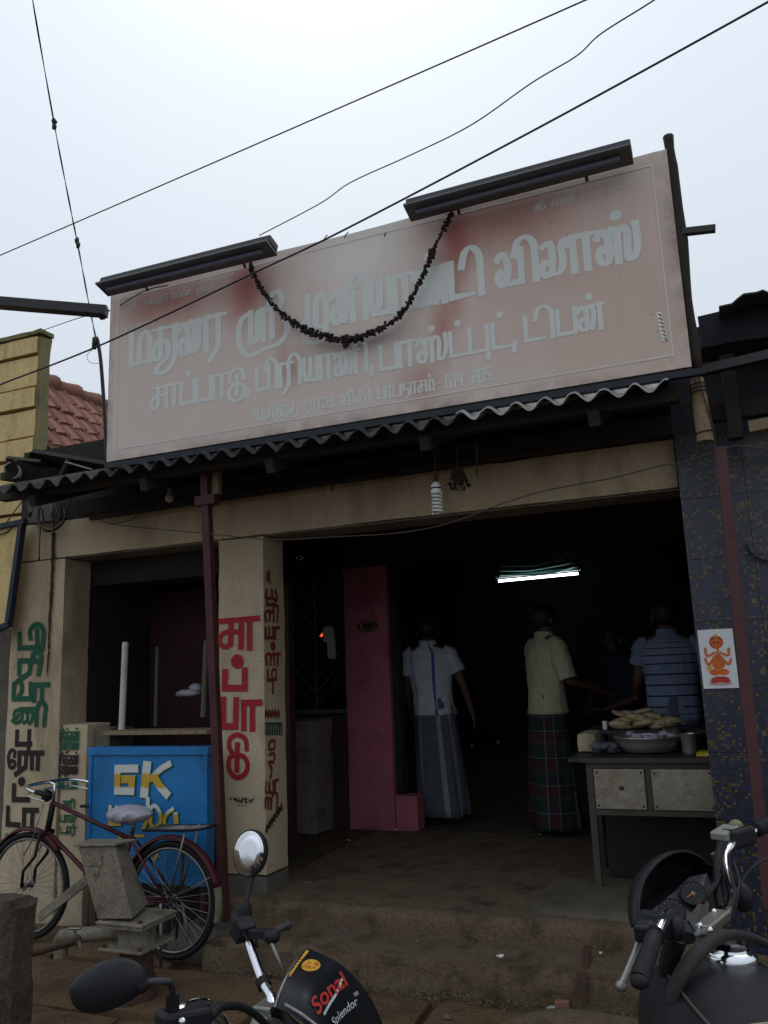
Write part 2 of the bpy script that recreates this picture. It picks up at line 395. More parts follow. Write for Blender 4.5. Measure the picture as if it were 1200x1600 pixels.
def striped(name, base, stripes, axis=0, rep=1, bumpy=.5, extra=None, rough=.9):
    """cloth with woven stripes: stripes = [(position, colour)] constant ramp along uv axis"""
    s = N(name); x = s.n('SeparateXYZ'); s.l(s.co.outputs['UV'], x.inputs[0])
    def band(ax, rep, stops):
        return s.ramp(s.math('FRACT', s.math('MULTIPLY', x.outputs[ax], rep)), stops, 'CONSTANT')
    c = band(axis, rep, stripes)
    if extra: c = s.mix(.5, c, band(extra[0], extra[1], extra[2]))
    c = s.mix(.4, c, s.ramp(s.noise(14, 5, .6), [(.3, .45), (.65, 1)]), 'MULTIPLY')
    s.bump(s.math('ADD', s.noise(7, 5, .6), s.math('MULTIPLY', s.noise(1, 4, .6, s.pos((26, 26, 3))), .8)), bumpy, .04)
    return s.fin(c, rough, 0, .2)
G1 = (.10, .11, .14)
M['lungi_grey'] = striped('grey_striped_lungi', G1, [(0, G1), (.10, (.36, .36, .40)), (.115, (.10, .11, .14)), (.125, (.28, .28, .31)), (.2, (.36, .36, .4)), (.215, G1), (.5, (.32, .32, .36)), (.52, (.16, .16, .19)), (.57, (.36, .36, .4)), (.585, G1)], 0, 4)
M['lungi_plaid'] = striped('plaid_lungi', (0, 0, 0), [(0, (.028, .045, .04)), (.3, (.22, .24, .26)), (.335, (.06, .02, .028)), (.62, (.03, .035, .045)), (.66, (.2, .22, .24)), (.685, (.028, .045, .04))], 0, 5, .5,
    (1, 5, [(0, (.02, .04, .038)), (.35, (.19, .2, .23)), (.385, (.02, .025, .03)), (.44, (.075, .02, .03)), (.8, (.12, .14, .15)), (.82, (.025, .045, .04))]))
M['shirt_white'] = striped('white_shirt', (0, 0, 0), [(0, (.52, .56, .60)), (.62, (.30, .38, .62)), (.635, (.52, .56, .6)), (.78, (.06, .09, .38)), (.80, (.52, .56, .6))], 0, 1)
M['shirt_cream'] = striped('cream_shirt', (0, 0, 0), [(0, (.50, .49, .33)), (.5, (.47, .46, .31))], 0, 24)
M['shirt_blue'] = striped('blue_striped_tee', (0, 0, 0), [(0, (.20, .25, .37)), (.86, (.015, .017, .035))], 1, 15)
M['shirt_dark'] = striped('dark_shirt', (0, 0, 0), [(0, (.03, .035, .06)), (.5, (.025, .03, .05))], 0, 10)
def emis(name, col, st):
    s = N(name); s.b.inputs['Emission Color'].default_value = (*col, 1); s.b.inputs['Emission Strength'].default_value = st
    return s.fin((.1, .1, .1), .5)
M['tube_on'] = emis('lit_fluorescent_tube', (.72, .88, 1), 9)
M['red_on'] = emis('lit_red_lamp', (1, .12, .04), 1.0)

# ------------------------------------------------------------------ lettering
def ribbon(mb, pts, w, f, lift, smooth=True, n=5, mod=0):
    P = [Vector((a, b)) for a, b in pts]
    if smooth and len(P) > 2: P = [Vector((q[0], q[1])) for q in catmull([(p.x, p.y, 0) for p in P], n)]
    m = len(P); L = []; R = []
    e = (P[0]-P[1]).normalized()*w*.45; P[0] = P[0]+e
    e = (P[-1]-P[-2]).normalized()*w*.45; P[-1] = P[-1]+e
    for i in range(m):
        d0 = (P[i]-P[i-1]).normalized() if i else None
        d1 = (P[i+1]-P[i]).normalized() if i < m-1 else None
        d0 = d0 or d1; d1 = d1 or d0
        t = d0+d1
        t = t.normalized() if t.length > .2 else d0
        nn = Vector((-t.y, t.x)); k = min(1.6, 1/max(.3, nn.dot(Vector((-d0.y, d0.x)))))*(1-mod+mod*abs(t.y)**.8)
        L.append(P[i]+nn*w/2*k); R.append(P[i]-nn*w/2*k)
    jl = [lift+.00008*((i*3) % 5) for i in range(m)]
    vs = [f(p.x, p.y, jl[i]) for i, p in enumerate(L)]+[f(p.x, p.y, jl[i]+.00005) for i, p in enumerate(R)]
    mb.add(vs, [(i, i+1, m+i+1, m+i) for i in range(m-1)])
def disc(mb, c, r, f, lift, n=14, ry=None):
    vs = [f(c[0]+r*cos(2*pi*k/n), c[1]+(ry or r)*sin(2*pi*k/n), lift) for k in range(n)]; mb.add(vs, [tuple(range(n))])
SP = [(.30, .36), (.16, .48), (.03, .26), (.14, .02), (.32, .04), (.40, .34), (.34, .78), (.16, .98), (.02, .80)]
def sh(p, dx): return [(a+dx, b) for a, b in p]
AA = [('p', [(.06, 0), (.06, 1), (.78, 1)]), ('p', [(.5, 1), (.5, 0)])]
G = {
 'ma': (.98, [('p', [(.05, 1), (.05, .02), (.85, .02)]), ('s', [(.85, .02), (.88, .7), (.70, 1.0), (.48, .86), (.42, .45), (.42, .04)])]),
 'pa': (.90, [('p', [(.05, 1), (.05, .02), (.78, .02), (.78, 1)])]),
 'pu': (.98, [('p', [(.05, 1), (.05, .02), (.80, .02)]), ('p', [(.80, 1), (.80, -.3)])]),
 'ya': (1.0, [('p', [(.84, 1), (.84, .02), (.2, .02)]), ('s', [(.06, 1), (.05, .45), (.2, .02), (.42, .35), (.44, 1)])]),
 'ra': (.86, [('p', [(.05, 0), (.05, 1), (.8, 1)]), ('p', [(.55, 1), (.55, .0), (.22, -.35)])]),
 'rr': (1.05, [('s', [(.05, 0), (.05, .8), (.25, 1), (.42, .8), (.42, 0)]), ('s', [(.42, .8), (.6, 1), (.8, .8), (.78, .1), (.5, -.3), (.5, -.45)])]),
 'aa': (.84, AA),
 'ta': (.85, [('p', [(.06, 1), (.06, .02), (.82, .02)])]),
 'ca': (.84, [('p', [(.06, .98), (.80, .98)]), ('p', [(.42, .98), (.42, .2)]), ('s', [(.80, .58), (.30, .58), (.05, .36), (.08, .04), (.28, .0), (.42, .26)])]),
 'ka': (1.0, [('p', [(.06, .98), (.80, .98)]), ('p', [(.42, .98), (.42, .1)]), ('s', [(.42, .1), (.25, 0), (.08, .1), (.08, .38), (.3, .58), (.7, .6), (.92, .36), (.84, .06), (.62, .02)])]),
 'ku': (1.05, [('p', [(.06, .98), (.80, .98)]), ('p', [(.42, .98), (.42, .1)]), ('s', [(.42, .1), (.25, 0), (.08, .1), (.08, .38), (.3, .58), (.75, .62), (.98, .3), (.8, -.12), (.42, -.3), (.1, -.25)])]),
 'tha': (1.0, [('p', [(.06, .98), (.80, .98)]), ('p', [(.42, .98), (.42, .1)]), ('s', [(.42, .1), (.25, 0), (.08, .1), (.08, .38), (.3, .56), (.70, .6), (.9, .3), (.72, -.1), (.35, -.28)])]),
 'thu': (1.15, [('p', [(.06, .98), (1.05, .98)]), ('p', [(.36, .98), (.36, .1)]), ('s', [(.36, .1), (.2, 0), (.07, .12), (.08, .38), (.25, .55), (.55, .55), (.72, .3), (.62, 0), (.3, -.2), (.2, -.38), (.5, -.46), (.85, -.25), (1.0, .1)]), ('p', [(1.0, .98), (1.0, .05)])]),
 'va': (1.0, [('s', [(.22, .36), (.1, .45), (.03, .2), (.15, 0), (.3, .1), (.4, .45), (.34, .85), (.18, .98), (.04, .82)]), ('p', [(.3, .02), (.86, .02), (.86, 1)])]),
 'la': (1.05, [('s', [(.26, .38), (.12, .44), (.03, .2), (.16, .0), (.34, .1), (.40, .6), (.34, .98), (.10, .9)]), ('s', [(.30, .04), (.60, .04), (.74, .3), (.72, .8), (.86, 1.0), (.98, .8)])]),
 'na': (1.12, [('s', SP), ('s', [(.36, .7), (.46, .95), (.62, .9), (.66, .5), (.56, .05)]), ('p', [(.44, .99), (1.06, .99)]), ('p', [(.92, .99), (.92, 0)])]),
 'nna': (1.45, [('s', SP), ('s', [(.36, .7), (.46, .98), (.64, .86), (.66, .4), (.56, .02), (.7, .2), (.72, .7), (.84, .98), (.98, .8), (.98, .3), (.88, .02)]), ('p', [(.72, .99), (1.36, .99)]), ('p', [(1.22, .99), (1.22, 0)])]),
 'sa': (1.45, [('s', SP), ('s', [(.36, .7), (.50, .98), (.66, .8), (.66, 0)]), ('p', [(.66, .1), (.66, .7)]), ('s', [(.66, .75), (.82, .98), (1.0, .8), (.96, .1), (1.14, .02), (1.3, .4), (1.28, 1)])]),
 'nha': (.98, [('p', [(.06, .0), (.06, .98), (.42, .98)]), ('p', [(.30, .98), (.30, .4)]), ('s', [(.30, .42), (.6, .5), (.82, .35), (.82, -.05), (.5, -.3), (.1, -.28)])]),
 'du': (.95, [('s', [(.84, .62), (.76, .98), (.46, 1.15), (.14, .95), (.10, .62), (.28, .44), (.08, .2), (.10, -.16), (.44, -.32), (.80, -.14), (.86, .26), (.62, .44)]), ('p', [(.46, .84), (.46, .0)])]),
 'mu': (1.12, [('p', [(.05, 1), (.05, .02), (.80, .02)]), ('s', [(.40, .04), (.42, .5), (.48, .88), (.70, 1.0), (.88, .7), (.86, .0), (.7, -.35), (.35, -.45), (-.05, -.3), (-.12, .1), (0.0, .3)])]),
 'i': (.55, [('s', [(-.35, .85), (-.22, 1.22), (.06, 1.35), (.34, 1.1), (.36, .6), (.36, 0)])]),
 'ii': (.62, [('s', [(-.35, .85), (-.22, 1.22), (.06, 1.35), (.34, 1.1), (.36, .6), (.36, 0)]), ('s', [(.0, 1.2), (.1, 1.05), (.2, 1.2), (.1, 1.3)])]),
 'e': (.85, [('s', [(.36, .4), (.2, .55), (.05, .3), (.15, 0), (.36, .1), (.40, .5), (.3, .9), (.55, 1.1), (.76, .8), (.74, .0)])]),
 'ee': (.62, [('s', [(.25, .3), (.08, .35), (.06, .04), (.3, 0), (.40, .3), (.15, .55), (.1, .9), (.34, 1.08), (.5, .8)])]),
 'ai': (1.10, [('s', SP), ('s', [(.36, .74), (.5, 1.0), (.66, .8), (.62, .2), (.56, .02), (.78, .1), (.84, .6), (.8, .98), (.98, .9)])]),
 'sri': (2.0, [('p', [(.42, 0), (.42, 1)]), ('s', [(.42, .06), (.55, .0), (.66, .2), (.66, .9), (.85, 1.0)]), ('p', [(.85, 1), (.85, .02)]), ('p', [(.80, 1), (1.4, 1)]), ('p', [(1.15, 1), (1.15, .05)]), ('s', [(1.05, 1.0), (1.12, 1.4), (1.36, 1.5), (1.5, 1.25), (1.42, .95)]), ('s', [(.42, 1.0), (.08, .8), (.0, .1), (.30, -.42), (.9, -.3), (1.4, -.2), (1.68, .2), (1.5, .75)])]),
 'zha': (1.0, [('p', [(.05, 1), (.05, .02), (.5, .02)]), ('s', [(.5, .02), (.5, .8), (.7, 1), (.86, .7), (.8, -.1), (.5, -.4)])]),
 'ja': (1.1, [('s', [(.1, .3), (.05, .1), (.2, 0), (.4, .2), (.4, .8), (.2, 1), (.05, .8)]), ('p', [(.3, .55), (.95, .55), (.95, 1)]), ('p', [(.95, .55), (.95, 0), (.4, 0)])]),
 'A': (1.2, [('s', [(.1, .9), (.35, 1), (.5, .6), (.4, .1), (.15, .05), (.1, .35), (.5, .45), (.9, .42)]), ('p', [(.95, 1), (.95, -.2)])]),
 ',': (.4, [('p', [(.12, .1), (.06, -.2)])]), '.': (.4, [('p', [(.1, .02), (.18, .02)])]), '-': (.7, [('p', [(.1, .45), (.5, .45)])]), ' ': (.6, []),
 '9': (.8, [('p', [(.6, .5), (.1, .5), (.1, 1), (.6, 1), (.6, 0), (.1, 0)])]), '0': (.8, [('p', [(.1, 0), (.6, 0), (.6, 1), (.1, 1), (.1, 0)])]),
 '6': (.8, [('p', [(.6, 1), (.1, 1), (.1, 0), (.6, 0), (.6, .5), (.1, .5)])]), '1': (.5, [('p', [(.25, 0), (.25, 1)])]),
 '4': (.8, [('p', [(.1, 1), (.1, .4), (.65, .4)]), ('p', [(.5, 1), (.5, 0)])]), '2': (.8, [('p', [(.1, 1), (.6, 1), (.6, .5), (.1, .5), (.1, 0), (.6, 0)])]),
 '5': (.8, [('p', [(.6, 1), (.1, 1), (.1, .5), (.6, .5), (.6, 0), (.1, 0)])]),
}
def write(mb, text, x0, x1, z0, h, w, plane, lift=.002, mod=0):
    """set the glyph names in text (dot '*' = pulli over the last letter) between x0 and x1"""
    adv = 0; items = []; dots = []; lastw = 1
    for t in text.split('_'):
        if t == '*': dots.append(adv-.52*lastw); continue
        t = t or ' '; lastw = G[t][0]; items.append((t, adv)); adv += lastw
    sx = (x1-x0)/adv; k = 0
    for a in dots: disc(mb, (x0+a*sx, z0+h*1.36), w*.75, plane, lift+.0002*(k % 6)); k += 1
    for t, a in items:
        for kind, pts in G[t][1]:
            ribbon(mb, [(x0+(a+p[0])*sx, z0+p[1]*h) for p in pts], w, plane, lift+.00012*(k % 6), kind == 's', 4, mod); k += 1
def trace(mb, strokes, conv, plane_at, wpx, lift=.0015, smooth=None):
    """strokes traced from the photograph and carried onto the painted wall: conv = (ox, oy, scale)"""
    ox, oy, sc = conv
    # wall coordinates
    def wp(p): return plane_at(ox+p[0]/sc, oy+p[1]/sc)
    k = 0
    for st in strokes:
        kind, pts = st[0], st[1]; ww = st[2] if len(st) > 2 else wpx
        if kind == 'd':
            a = wp(pts); b = wp((pts[0]+ww, pts[1])); r = (Vector(b[:2])-Vector(a[:2])).length
            disc(mb, a[:2], r, a[2], lift+.0002*(k % 7)); k += 1; continue
        q = [wp(p) for p in pts]; f = q[0][2]; c = wp((pts[0][0]+ww, pts[0][1])); w = (Vector(c[:2])-Vector(q[0][:2])).length
        ribbon(mb, [(a, b) for a, b, _ in q], w, f, lift+.0002*(k % 7), kind == 's', 5); k += 1
def planeY(Y): return lambda a, b, l: Vector((a, Y-l, b))
def atY(Y):
    fn = planeY(Y)
    def g(px, py): p = at(px, py, Y=Y); return (p.x, p.z, fn)
    return g
def atX(X):
    fn = lambda a, b, l: Vector((X+l, a, b))
    def g(px, py): p = at(px, py, X=X); return (p.y, p.z, fn)
    return g

# ================================================================== THE GROUND
g = rough_box(-9, 7, -6, 3.0, -.4, .10, .28, .03, .8, 3, 0); g.build('ground', M['ground'], smooth=60)['kind'] = 'structure'
gg = MB().box(-60, 60, -60, 60, -.5, -.05); gg.build('road', M['ground'])['kind'] = 'structure'
pv = bpy.data.objects.new('pavement', None); COL.objects.link(pv); pv['kind'] = 'structure'
rough_box(-9, 4, 2.1, 4.6, -.3, .105, .15, .012, 2, 5, 0).build('pavement_bed', M['ground'], pv, smooth=60)
ys = [(2.15, 2.72), (2.74, 3.30), (3.32, 3.90)]
for j, (y0, y1) in enumerate(ys):
    x = -6.2+.35*j
    while x < 1.6:
        w = random.uniform(.62, .95)
        rough_box(x+.012, x+w-.012, y0+.01, y1-.012, .09, .155+random.uniform(-.012, .008), .07, .007, 5, random.random()*50, .012).build('slab', M['slab'], pv, smooth=50)
        x += w
for x0, x1 in ((-6, -4.7), (-4.68, -3.7), (-3.68, -2.9)):
    rough_box(x0, x1, 3.92, 4.40, .06, .15, .08, .008, 5, x0, .012).build('slab', M['slab'], pv, smooth=50)

# ================================================================== THE RESTAURANT BUILDING
YW = 4.42
B = thing('restaurant_building', 'cream-fronted old eating house with two open bays and dark interior', 'building', (-2.2, YW, 0))
def bx(name, m, *a, bevel=0, **k): return MB().box(*a).build(name, M[m], B, bevel=bevel, **k)
# cement floor and the two steps
rough_box(-2.78, -.12, 4.27, 6.40, .20, .40, .035, .009, 4, 1, .02).build('step', M['step'], B, smooth=60)
rough_box(-2.72, 1.3, 3.93, 4.32, .02, .29, .03, .016, 5, 8, .03).build('step', M['step'], B, smooth=60)
rough_box(-.12, 1.3, 4.30, 4.5, .10, .34, .06, .01, 4, 9, .03).build('step', M['step'], B, smooth=60)
bx('floor', 'floor', -4.7, .4, 6.39, 13, .1, .398); bx('floor', 'floor', -4.3, -2.77, 4.69, 6.38, .1, .396)
rough_box(-1.12, -.16, 4.34, 5.15, .36, .425, .06, .008, 4, 12, .02).build('cement_patch', M['patch'], B, smooth=60)
rough_box(-3.05, -2.66, 4.06, 4.41, .08, .265, .05, .012, 4, 14, .02).build('post_footing', M['grey_cement'], B, smooth=60)
# front wall: two pillars and the band above, with real thickness
def wall_piece(x0, x1, z0, z1, y0=YW, y1=YW+.26, m='cream', name='front_wall', seed=0):
    return rough_box(x0, x1, y0, y1, z0, z1, .09, .0035, 3, seed, .004).build(name, M[m], B, smooth=50)
wall_piece(-4.64, -4.17, .10, 2.478, name='pillar', seed=1)
wall_piece(-2.93, -2.602, .49, 2.478, name='pillar', seed=2)
wall_piece(-2.935, -2.598, .10, .488, m='grey_cement', name='pillar_foot', seed=3)
wall_piece(-4.64, -.152, 2.48, 2.742, name='lintel', seed=4)
# reveals seen inside the openings
for x0, x1 in ((-4.168, -4.160), (-2.6, -2.592)): pass
bx('soffit', 'soffit', -4.165, -2.935, YW+.02, YW+.255, 2.474, 2.479)
bx('soffit', 'soffit', -2.60, -.155, YW+.02, YW+.255, 2.474, 2.479)
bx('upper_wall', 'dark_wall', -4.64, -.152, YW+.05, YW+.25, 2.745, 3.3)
# low wall of the left bay with painted menu
rough_box(-4.166, -3.945, YW+.015, YW+.24, .10, 1.36, .08, .005, 4, 20, .006).build('low_wall', M['cream'], B, smooth=50)
rough_box(-3.943, -3.80, YW+.06, YW+.3, .10, 1.33, .08, .006, 4, 21, .006).build('low_wall', M['grey_cement'], B, smooth=50)
bx('low_wall', 'dark_wall', -3.80, -2.94, YW+.10, YW+.24, .10, 1.19)
# bay behind: maroon back partition, shutter box
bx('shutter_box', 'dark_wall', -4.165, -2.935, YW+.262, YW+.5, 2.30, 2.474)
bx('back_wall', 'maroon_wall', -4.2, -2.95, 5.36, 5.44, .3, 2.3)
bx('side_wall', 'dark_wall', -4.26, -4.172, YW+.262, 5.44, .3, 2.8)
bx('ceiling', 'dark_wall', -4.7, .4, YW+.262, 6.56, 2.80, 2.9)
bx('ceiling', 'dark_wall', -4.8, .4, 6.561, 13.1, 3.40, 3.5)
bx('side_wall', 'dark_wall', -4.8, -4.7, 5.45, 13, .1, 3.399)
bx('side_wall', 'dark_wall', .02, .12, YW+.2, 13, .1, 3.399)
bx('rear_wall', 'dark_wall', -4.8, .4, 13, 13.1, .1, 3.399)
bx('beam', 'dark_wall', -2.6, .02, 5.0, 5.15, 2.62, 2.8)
# pink partition with service window, door gap and beam
YP = 6.36
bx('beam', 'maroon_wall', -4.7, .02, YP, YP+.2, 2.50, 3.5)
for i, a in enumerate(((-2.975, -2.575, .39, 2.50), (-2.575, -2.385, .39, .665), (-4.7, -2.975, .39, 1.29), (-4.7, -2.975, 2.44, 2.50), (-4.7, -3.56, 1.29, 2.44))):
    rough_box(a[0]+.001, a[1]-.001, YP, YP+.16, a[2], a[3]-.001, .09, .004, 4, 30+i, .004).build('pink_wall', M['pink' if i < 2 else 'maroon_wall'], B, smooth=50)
bx('door_jamb', 'dark_wall', -2.575, -2.52, YP+.05, YP+.16, .667, 2.5)
bx('door_panel', 'grey_cement', -2.50, -2.40, YP+.4, YP+.46, .70, 1.35)
wn = MB().box(-3.56, -2.975, YP+.03, YP+.07, 1.30, 1.335).build('window_sill', plain('blue_grey_paint', (.06, .09, .09), .6), B)
for i in range(9):
    x = -3.555+.065*i*1.05
    MB().beam((-3.29, YP+.08, 1.36+.11*i), (min(-2.98, -3.29+.31), YP+.08, 1.36+.11*i+.31), .008, .008).build('grille_bar', M['grey_metal'], B)
    MB().beam((-3.29, YP+.08, 1.36+.11*i), (-3.55, YP+.08, 1.36+.11*i+.26), .008, .008).build('grille_bar', M['grey_metal'], B)
MB().beam((-3.29, YP+.085, 1.33), (-3.29, YP+.085, 2.44), .014, .014).build('grille_bar', M['grey_metal'], B)
# counter block beside the pink wall
rough_box(-3.47, -3.10, 6.02, YP-.002, .398, 1.27, .05, .006, 5, 40, .008).build('counter_block', worn('rough_plaster_block', (.26, .23, .18), (.06, .05, .04), .7, 6, .95, .9, 60, fs=.6), B, smooth=50)
bx('counter_block', 'dark_wall', -4.7, -3.48, 6.1, YP-.003, .398, 1.26)
# canopy: corrugated cement sheets on timber
def corr(x0, x1, ya, za, yb, zb, m, name='corrugated_sheet', pitch=.13, amp=.024, parent=B, th=.007, trap=False, wob=.004):
    mb = MB(); n = max(4, int((x1-x0)/pitch*10)); K = 5; rows = []
    for side in (1, -1):
        for j in range(K):
            t = j/(K-1)
            for i in range(n+1):
                x = x0+(x1-x0)*i/n; c = cos(2*pi*x/pitch)
                if trap: c = max(-.6, min(.6, c*1.6))
                mb.v.append(Vector((x, ya+(yb-ya)*t, za+(zb-za)*t+amp*c+side*th/2+noise.noise(Vector((x*2, t*3, 0)))*wob)))
    q = lambda s_, j, i: s_*K*(n+1)+j*(n+1)+i
    for j in range(K-1):
        for i in range(n):
            mb.f.append([q(0, j, i), q(0, j, i+1), q(0, j+1, i+1), q(0, j+1, i)])
            mb.f.append([q(1, j, i), q(1, j+1, i), q(1, j+1, i+1), q(1, j, i+1)])
    for i in range(n): mb.f.append([q(0, 0, i), q(1, 0, i), q(1, 0, i+1), q(0, 0, i+1)])
    for j in range(K-1):
        mb.f.append([q(0, j, 0), q(0, j+1, 0), q(1, j+1, 0), q(1, j, 0)]); mb.f.append([q(0, j, n), q(1, j, n), q(1, j+1, n), q(0, j+1, n)])
    for v in mb.v:
        if abs(v.y-ya) < .001: v.y += .018*noise.noise(Vector((v.x*14, 0, 3)))+.012*noise.noise(Vector((v.x*45, 0, 3))); v.z += .006*noise.noise(Vector((v.x*3, 5, 0)))
    return mb.build(name, M[m], parent, smooth=60)
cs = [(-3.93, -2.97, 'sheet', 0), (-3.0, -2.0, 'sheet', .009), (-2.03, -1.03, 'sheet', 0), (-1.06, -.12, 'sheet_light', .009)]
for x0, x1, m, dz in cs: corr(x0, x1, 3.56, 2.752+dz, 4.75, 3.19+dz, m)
for y, z in ((3.72, 2.765), (4.16, 2.90)): MB().beam((-4.02, y, z), (-.1, y, z-.01), .06, .07).build('purlin', M['black_wood'], B)
for x in (-3.7, -2.9, -2.1, -1.25, -.45): MB().beam((x, 3.64, 2.68), (x, 4.5, 3.0), .05, .07).build('rafter', M['black_wood'], B)
MB().beam((-4.0, 4.36, 2.79), (-.15, 4.36, 2.79), .09, .10).build('wall_plate', M['black_wood'], B)
MB().beam((-3.85, 4.30, 2.70), (-1.2, 4.30, 2.735), .03, .03).build('batten', M['black_wood'], B)

# lettering painted on the pillars --------------------------------------------------
zA = (0, 960, 4.444)
g1 = MB(); fW = atY(YW-.004)
trace(g1, [
    ('p', [(138, 135), (135, 232), (262, 230)]), ('p', [(258, 232), (255, 112)]), ('s', [(212, 165), (208, 120), (232, 78), (275, 72), (300, 110), (300, 175), (292, 238)]),
    ('p', [(133, 412), (136, 322), (250, 322)]), ('p', [(212, 325), (205, 405), (120, 465)]), ('s', [(225, 312), (232, 272), (262, 258), (284, 285), (280, 345), (268, 412)]),
    ('p', [(98, 482), (95, 585), (215, 585), (213, 482)]), ('s', [(150, 485), (152, 530), (130, 570)]), ('p', [(238, 598), (242, 490), (335, 488)]), ('p', [(292, 490), (290, 605)]),
    ('s', [(128, 700), (112, 722), (98, 700), (108, 670), (138, 668), (155, 705), (140, 742), (108, 752), (88, 735)], 20), ('s', [(155, 690), (172, 668), (192, 690), (188, 735), (166, 752)], 20),
    ('s', [(190, 690), (205, 666), (228, 690), (222, 735), (205, 756)], 20), ('p', [(140, 655), (262, 652)], 18), ('p', [(256, 655), (252, 765)]), ('s', [(262, 650), (275, 615), (300, 612), (318, 645), (312, 700), (308, 768)]),
], zA, fW, 27)
g1.build('lettering', M['green_letter'], B)
b1 = MB()
trace(b1, [
    ('p', [(120, 815), (117, 902), (212, 900)]), ('p', [(205, 812), (198, 942)]),
    ('s', [(100, 985), (104, 955), (84, 942), (64, 965), (60, 1020), (72, 1062), (98, 1058), (104, 1028), (84, 1016), (66, 1030)], 20),
    ('p', [(135, 1066), (135, 962), (202, 962)]), ('p', [(184, 962), (178, 1060), (110, 1108)]), ('p', [(222, 1068), (222, 962), (296, 962)]), ('p', [(266, 962), (262, 1070)]),
    ('d', (150, 1160), 25), ('p', [(98, 1188), (95, 1285), (196, 1286)]),
    ('p', [(56, 1342), (52, 1455), (130, 1462)]), ('p', [(166, 1478), (168, 1358), (258, 1360)]), ('p', [(228, 1360), (220, 1490)]),
], zA, fW, 27)
sg = [('s', [(x, y) for x, y in q], 6) for q in (((38, 1535), (48, 1520)), ((55, 1545), (75, 1520), (68, 1565), (92, 1530)), ((95, 1560), (112, 1525), (105, 1575)), ((118, 1550), (135, 1530), (148, 1552), (125, 1572), (152, 1575)), ((152, 1545), (172, 1535), (168, 1570)), ((178, 1540), (186, 1528)))]
trace(b1, sg, zA, fW, 6); b1.build('lettering', M['black_letter'], B)
zC = (0, 820, 2.6667); r1 = MB()
trace(r1, [
    ('p', [(918, 402), (1074, 389)], 19), ('p', [(963, 400), (960, 498)], 21), ('s', [(990, 446), (950, 446), (925, 456), (914, 480), (922, 502), (942, 508), (958, 496)], 17), ('p', [(1006, 396), (1004, 508)]), ('p', [(1040, 396), (1040, 512)]),
    ('d', (989, 569), 26), ('p', [(938, 612), (936, 680), (1020, 680), (1020, 606)]),
    ('p', [(930, 728), (930, 840), (982, 840), (984, 730)]), ('p', [(1016, 848), (1016, 742), (1082, 740)]), ('p', [(1052, 742), (1052, 850)]),
], zC, fW, 23)
trace(r1, [('s', [(262, 332), (252, 262), (196, 226), (140, 256), (134, 320), (160, 372), (134, 400), (130, 470), (160, 525), (200, 540), (252, 510), (268, 440), (240, 388), (205, 380)], 32), ('p', [(193, 300), (190, 485)], 36)], (330, 1100, 4.7077), fW, 36)
r1.build('lettering', M['red_letter'], B)
s2 = MB()
trace(s2, [('s', q, 7) for q in ([(140, 700), (150, 692)], [(165, 690), (185, 715), (180, 690), (200, 720)], [(205, 690), (212, 720), (235, 690), (225, 725)], [(240, 700), (262, 695), (250, 720), (270, 722)], [(280, 700), (285, 722), (300, 700), (302, 715)], [(312, 700), (318, 692)])], (330, 1100, 4.7077), fW, 7)
for x in (205, 228, 253): trace(s2, [('d', (x, 745), 5)], (330, 1100, 4.7077), fW, 5)
s2.build('lettering', M['black_letter'], B)
# side face of the middle pillar
zD = (400, 860, 3.479); fX = atX(-2.598); rr = MB()
# side face coordinates are traced, y from the plane X
trace(rr, [
    ('s', [(58, 215), (55, 255), (85, 255), (85, 215)], 9), ('s', [(85, 255), (112, 270), (105, 215)], 9), ('p', [(60, 258), (60, 295), (105, 292)], 9),
    ('s', [(55, 385), (50, 340), (75, 330), (72, 380)], 8), ('s', [(75, 345), (95, 330), (95, 385)], 8), ('s', [(90, 330), (100, 300), (118, 310), (115, 385)], 8),
    ('p', [(52, 420), (52, 475), (92, 475), (92, 418)], 9), ('p', [(72, 420), (72, 470)], 8), ('p', [(105, 480), (105, 420), (125, 420)], 8),
    ('d', (92, 520), 13), ('s', [(60, 620), (55, 570), (78, 565), (78, 620)], 8), ('s', [(80, 580), (96, 562), (98, 620)], 8), ('p', [(98, 565), (130, 562)], 8), ('p', [(118, 565), (116, 625)], 8),
    ('p', [(65, 650), (65, 705), (110, 700)], 9), ('s', [(88, 700), (86, 655), (108, 650), (108, 700)], 8), ('p', [(92, 705), (92, 775)], 8),
    ('s', [(75, 1040), (100, 1035), (98, 1075), (72, 1080), (72, 1045)], 8), ('s', [(72, 1110), (98, 1105), (95, 1150), (70, 1150), (85, 1190), (78, 1235)], 8),
    ('s', [(55, 1260), (50, 1310), (70, 1310), (72, 1260), (75, 1310), (95, 1310), (92, 1255)], 8), ('p', [(102, 1320), (104, 1250), (118, 1248)], 8),
    ('s', [(50, 1400), (50, 1350), (66, 1350), (66, 1400)], 8), ('p', [(66, 1350), (84, 1350), (82, 1402)], 8), ('s', [(84, 1350), (98, 1320), (116, 1330), (112, 1400)], 8),
], zD, fX, 8)
trace(rr, [('s', [(60+random.uniform(-6, 6), 110+i*14), (75, 118+i*14)], 5) for i in range(5)], zD, fX, 5)
trace(rr, [('s', [(50+i*16, 905), (55+i*16, 870), (64+i*16, 905)], 6) for i in range(5)], zD, fX, 6)
rr.build('lettering', M['dark_red_letter'], B)
gr = MB(); trace(gr, [('s', [(50+i*13, 1000), (50+i*13, 945), (60+i*13, 945), (60+i*13, 1000)], 5) for i in range(7)], zD, fX, 5); gr.build('lettering', M['green_letter'], B)
kk = MB(); trace(kk, [('s', [(48+i*13, 1540-i*19), (58+i*13, 1490-i*19), (62+i*13, 1530-i*19), (54+i*13, 1515-i*19)], 4) for i in range(7)], zD, fX, 4); kk.build('lettering', M['black_letter'], B)
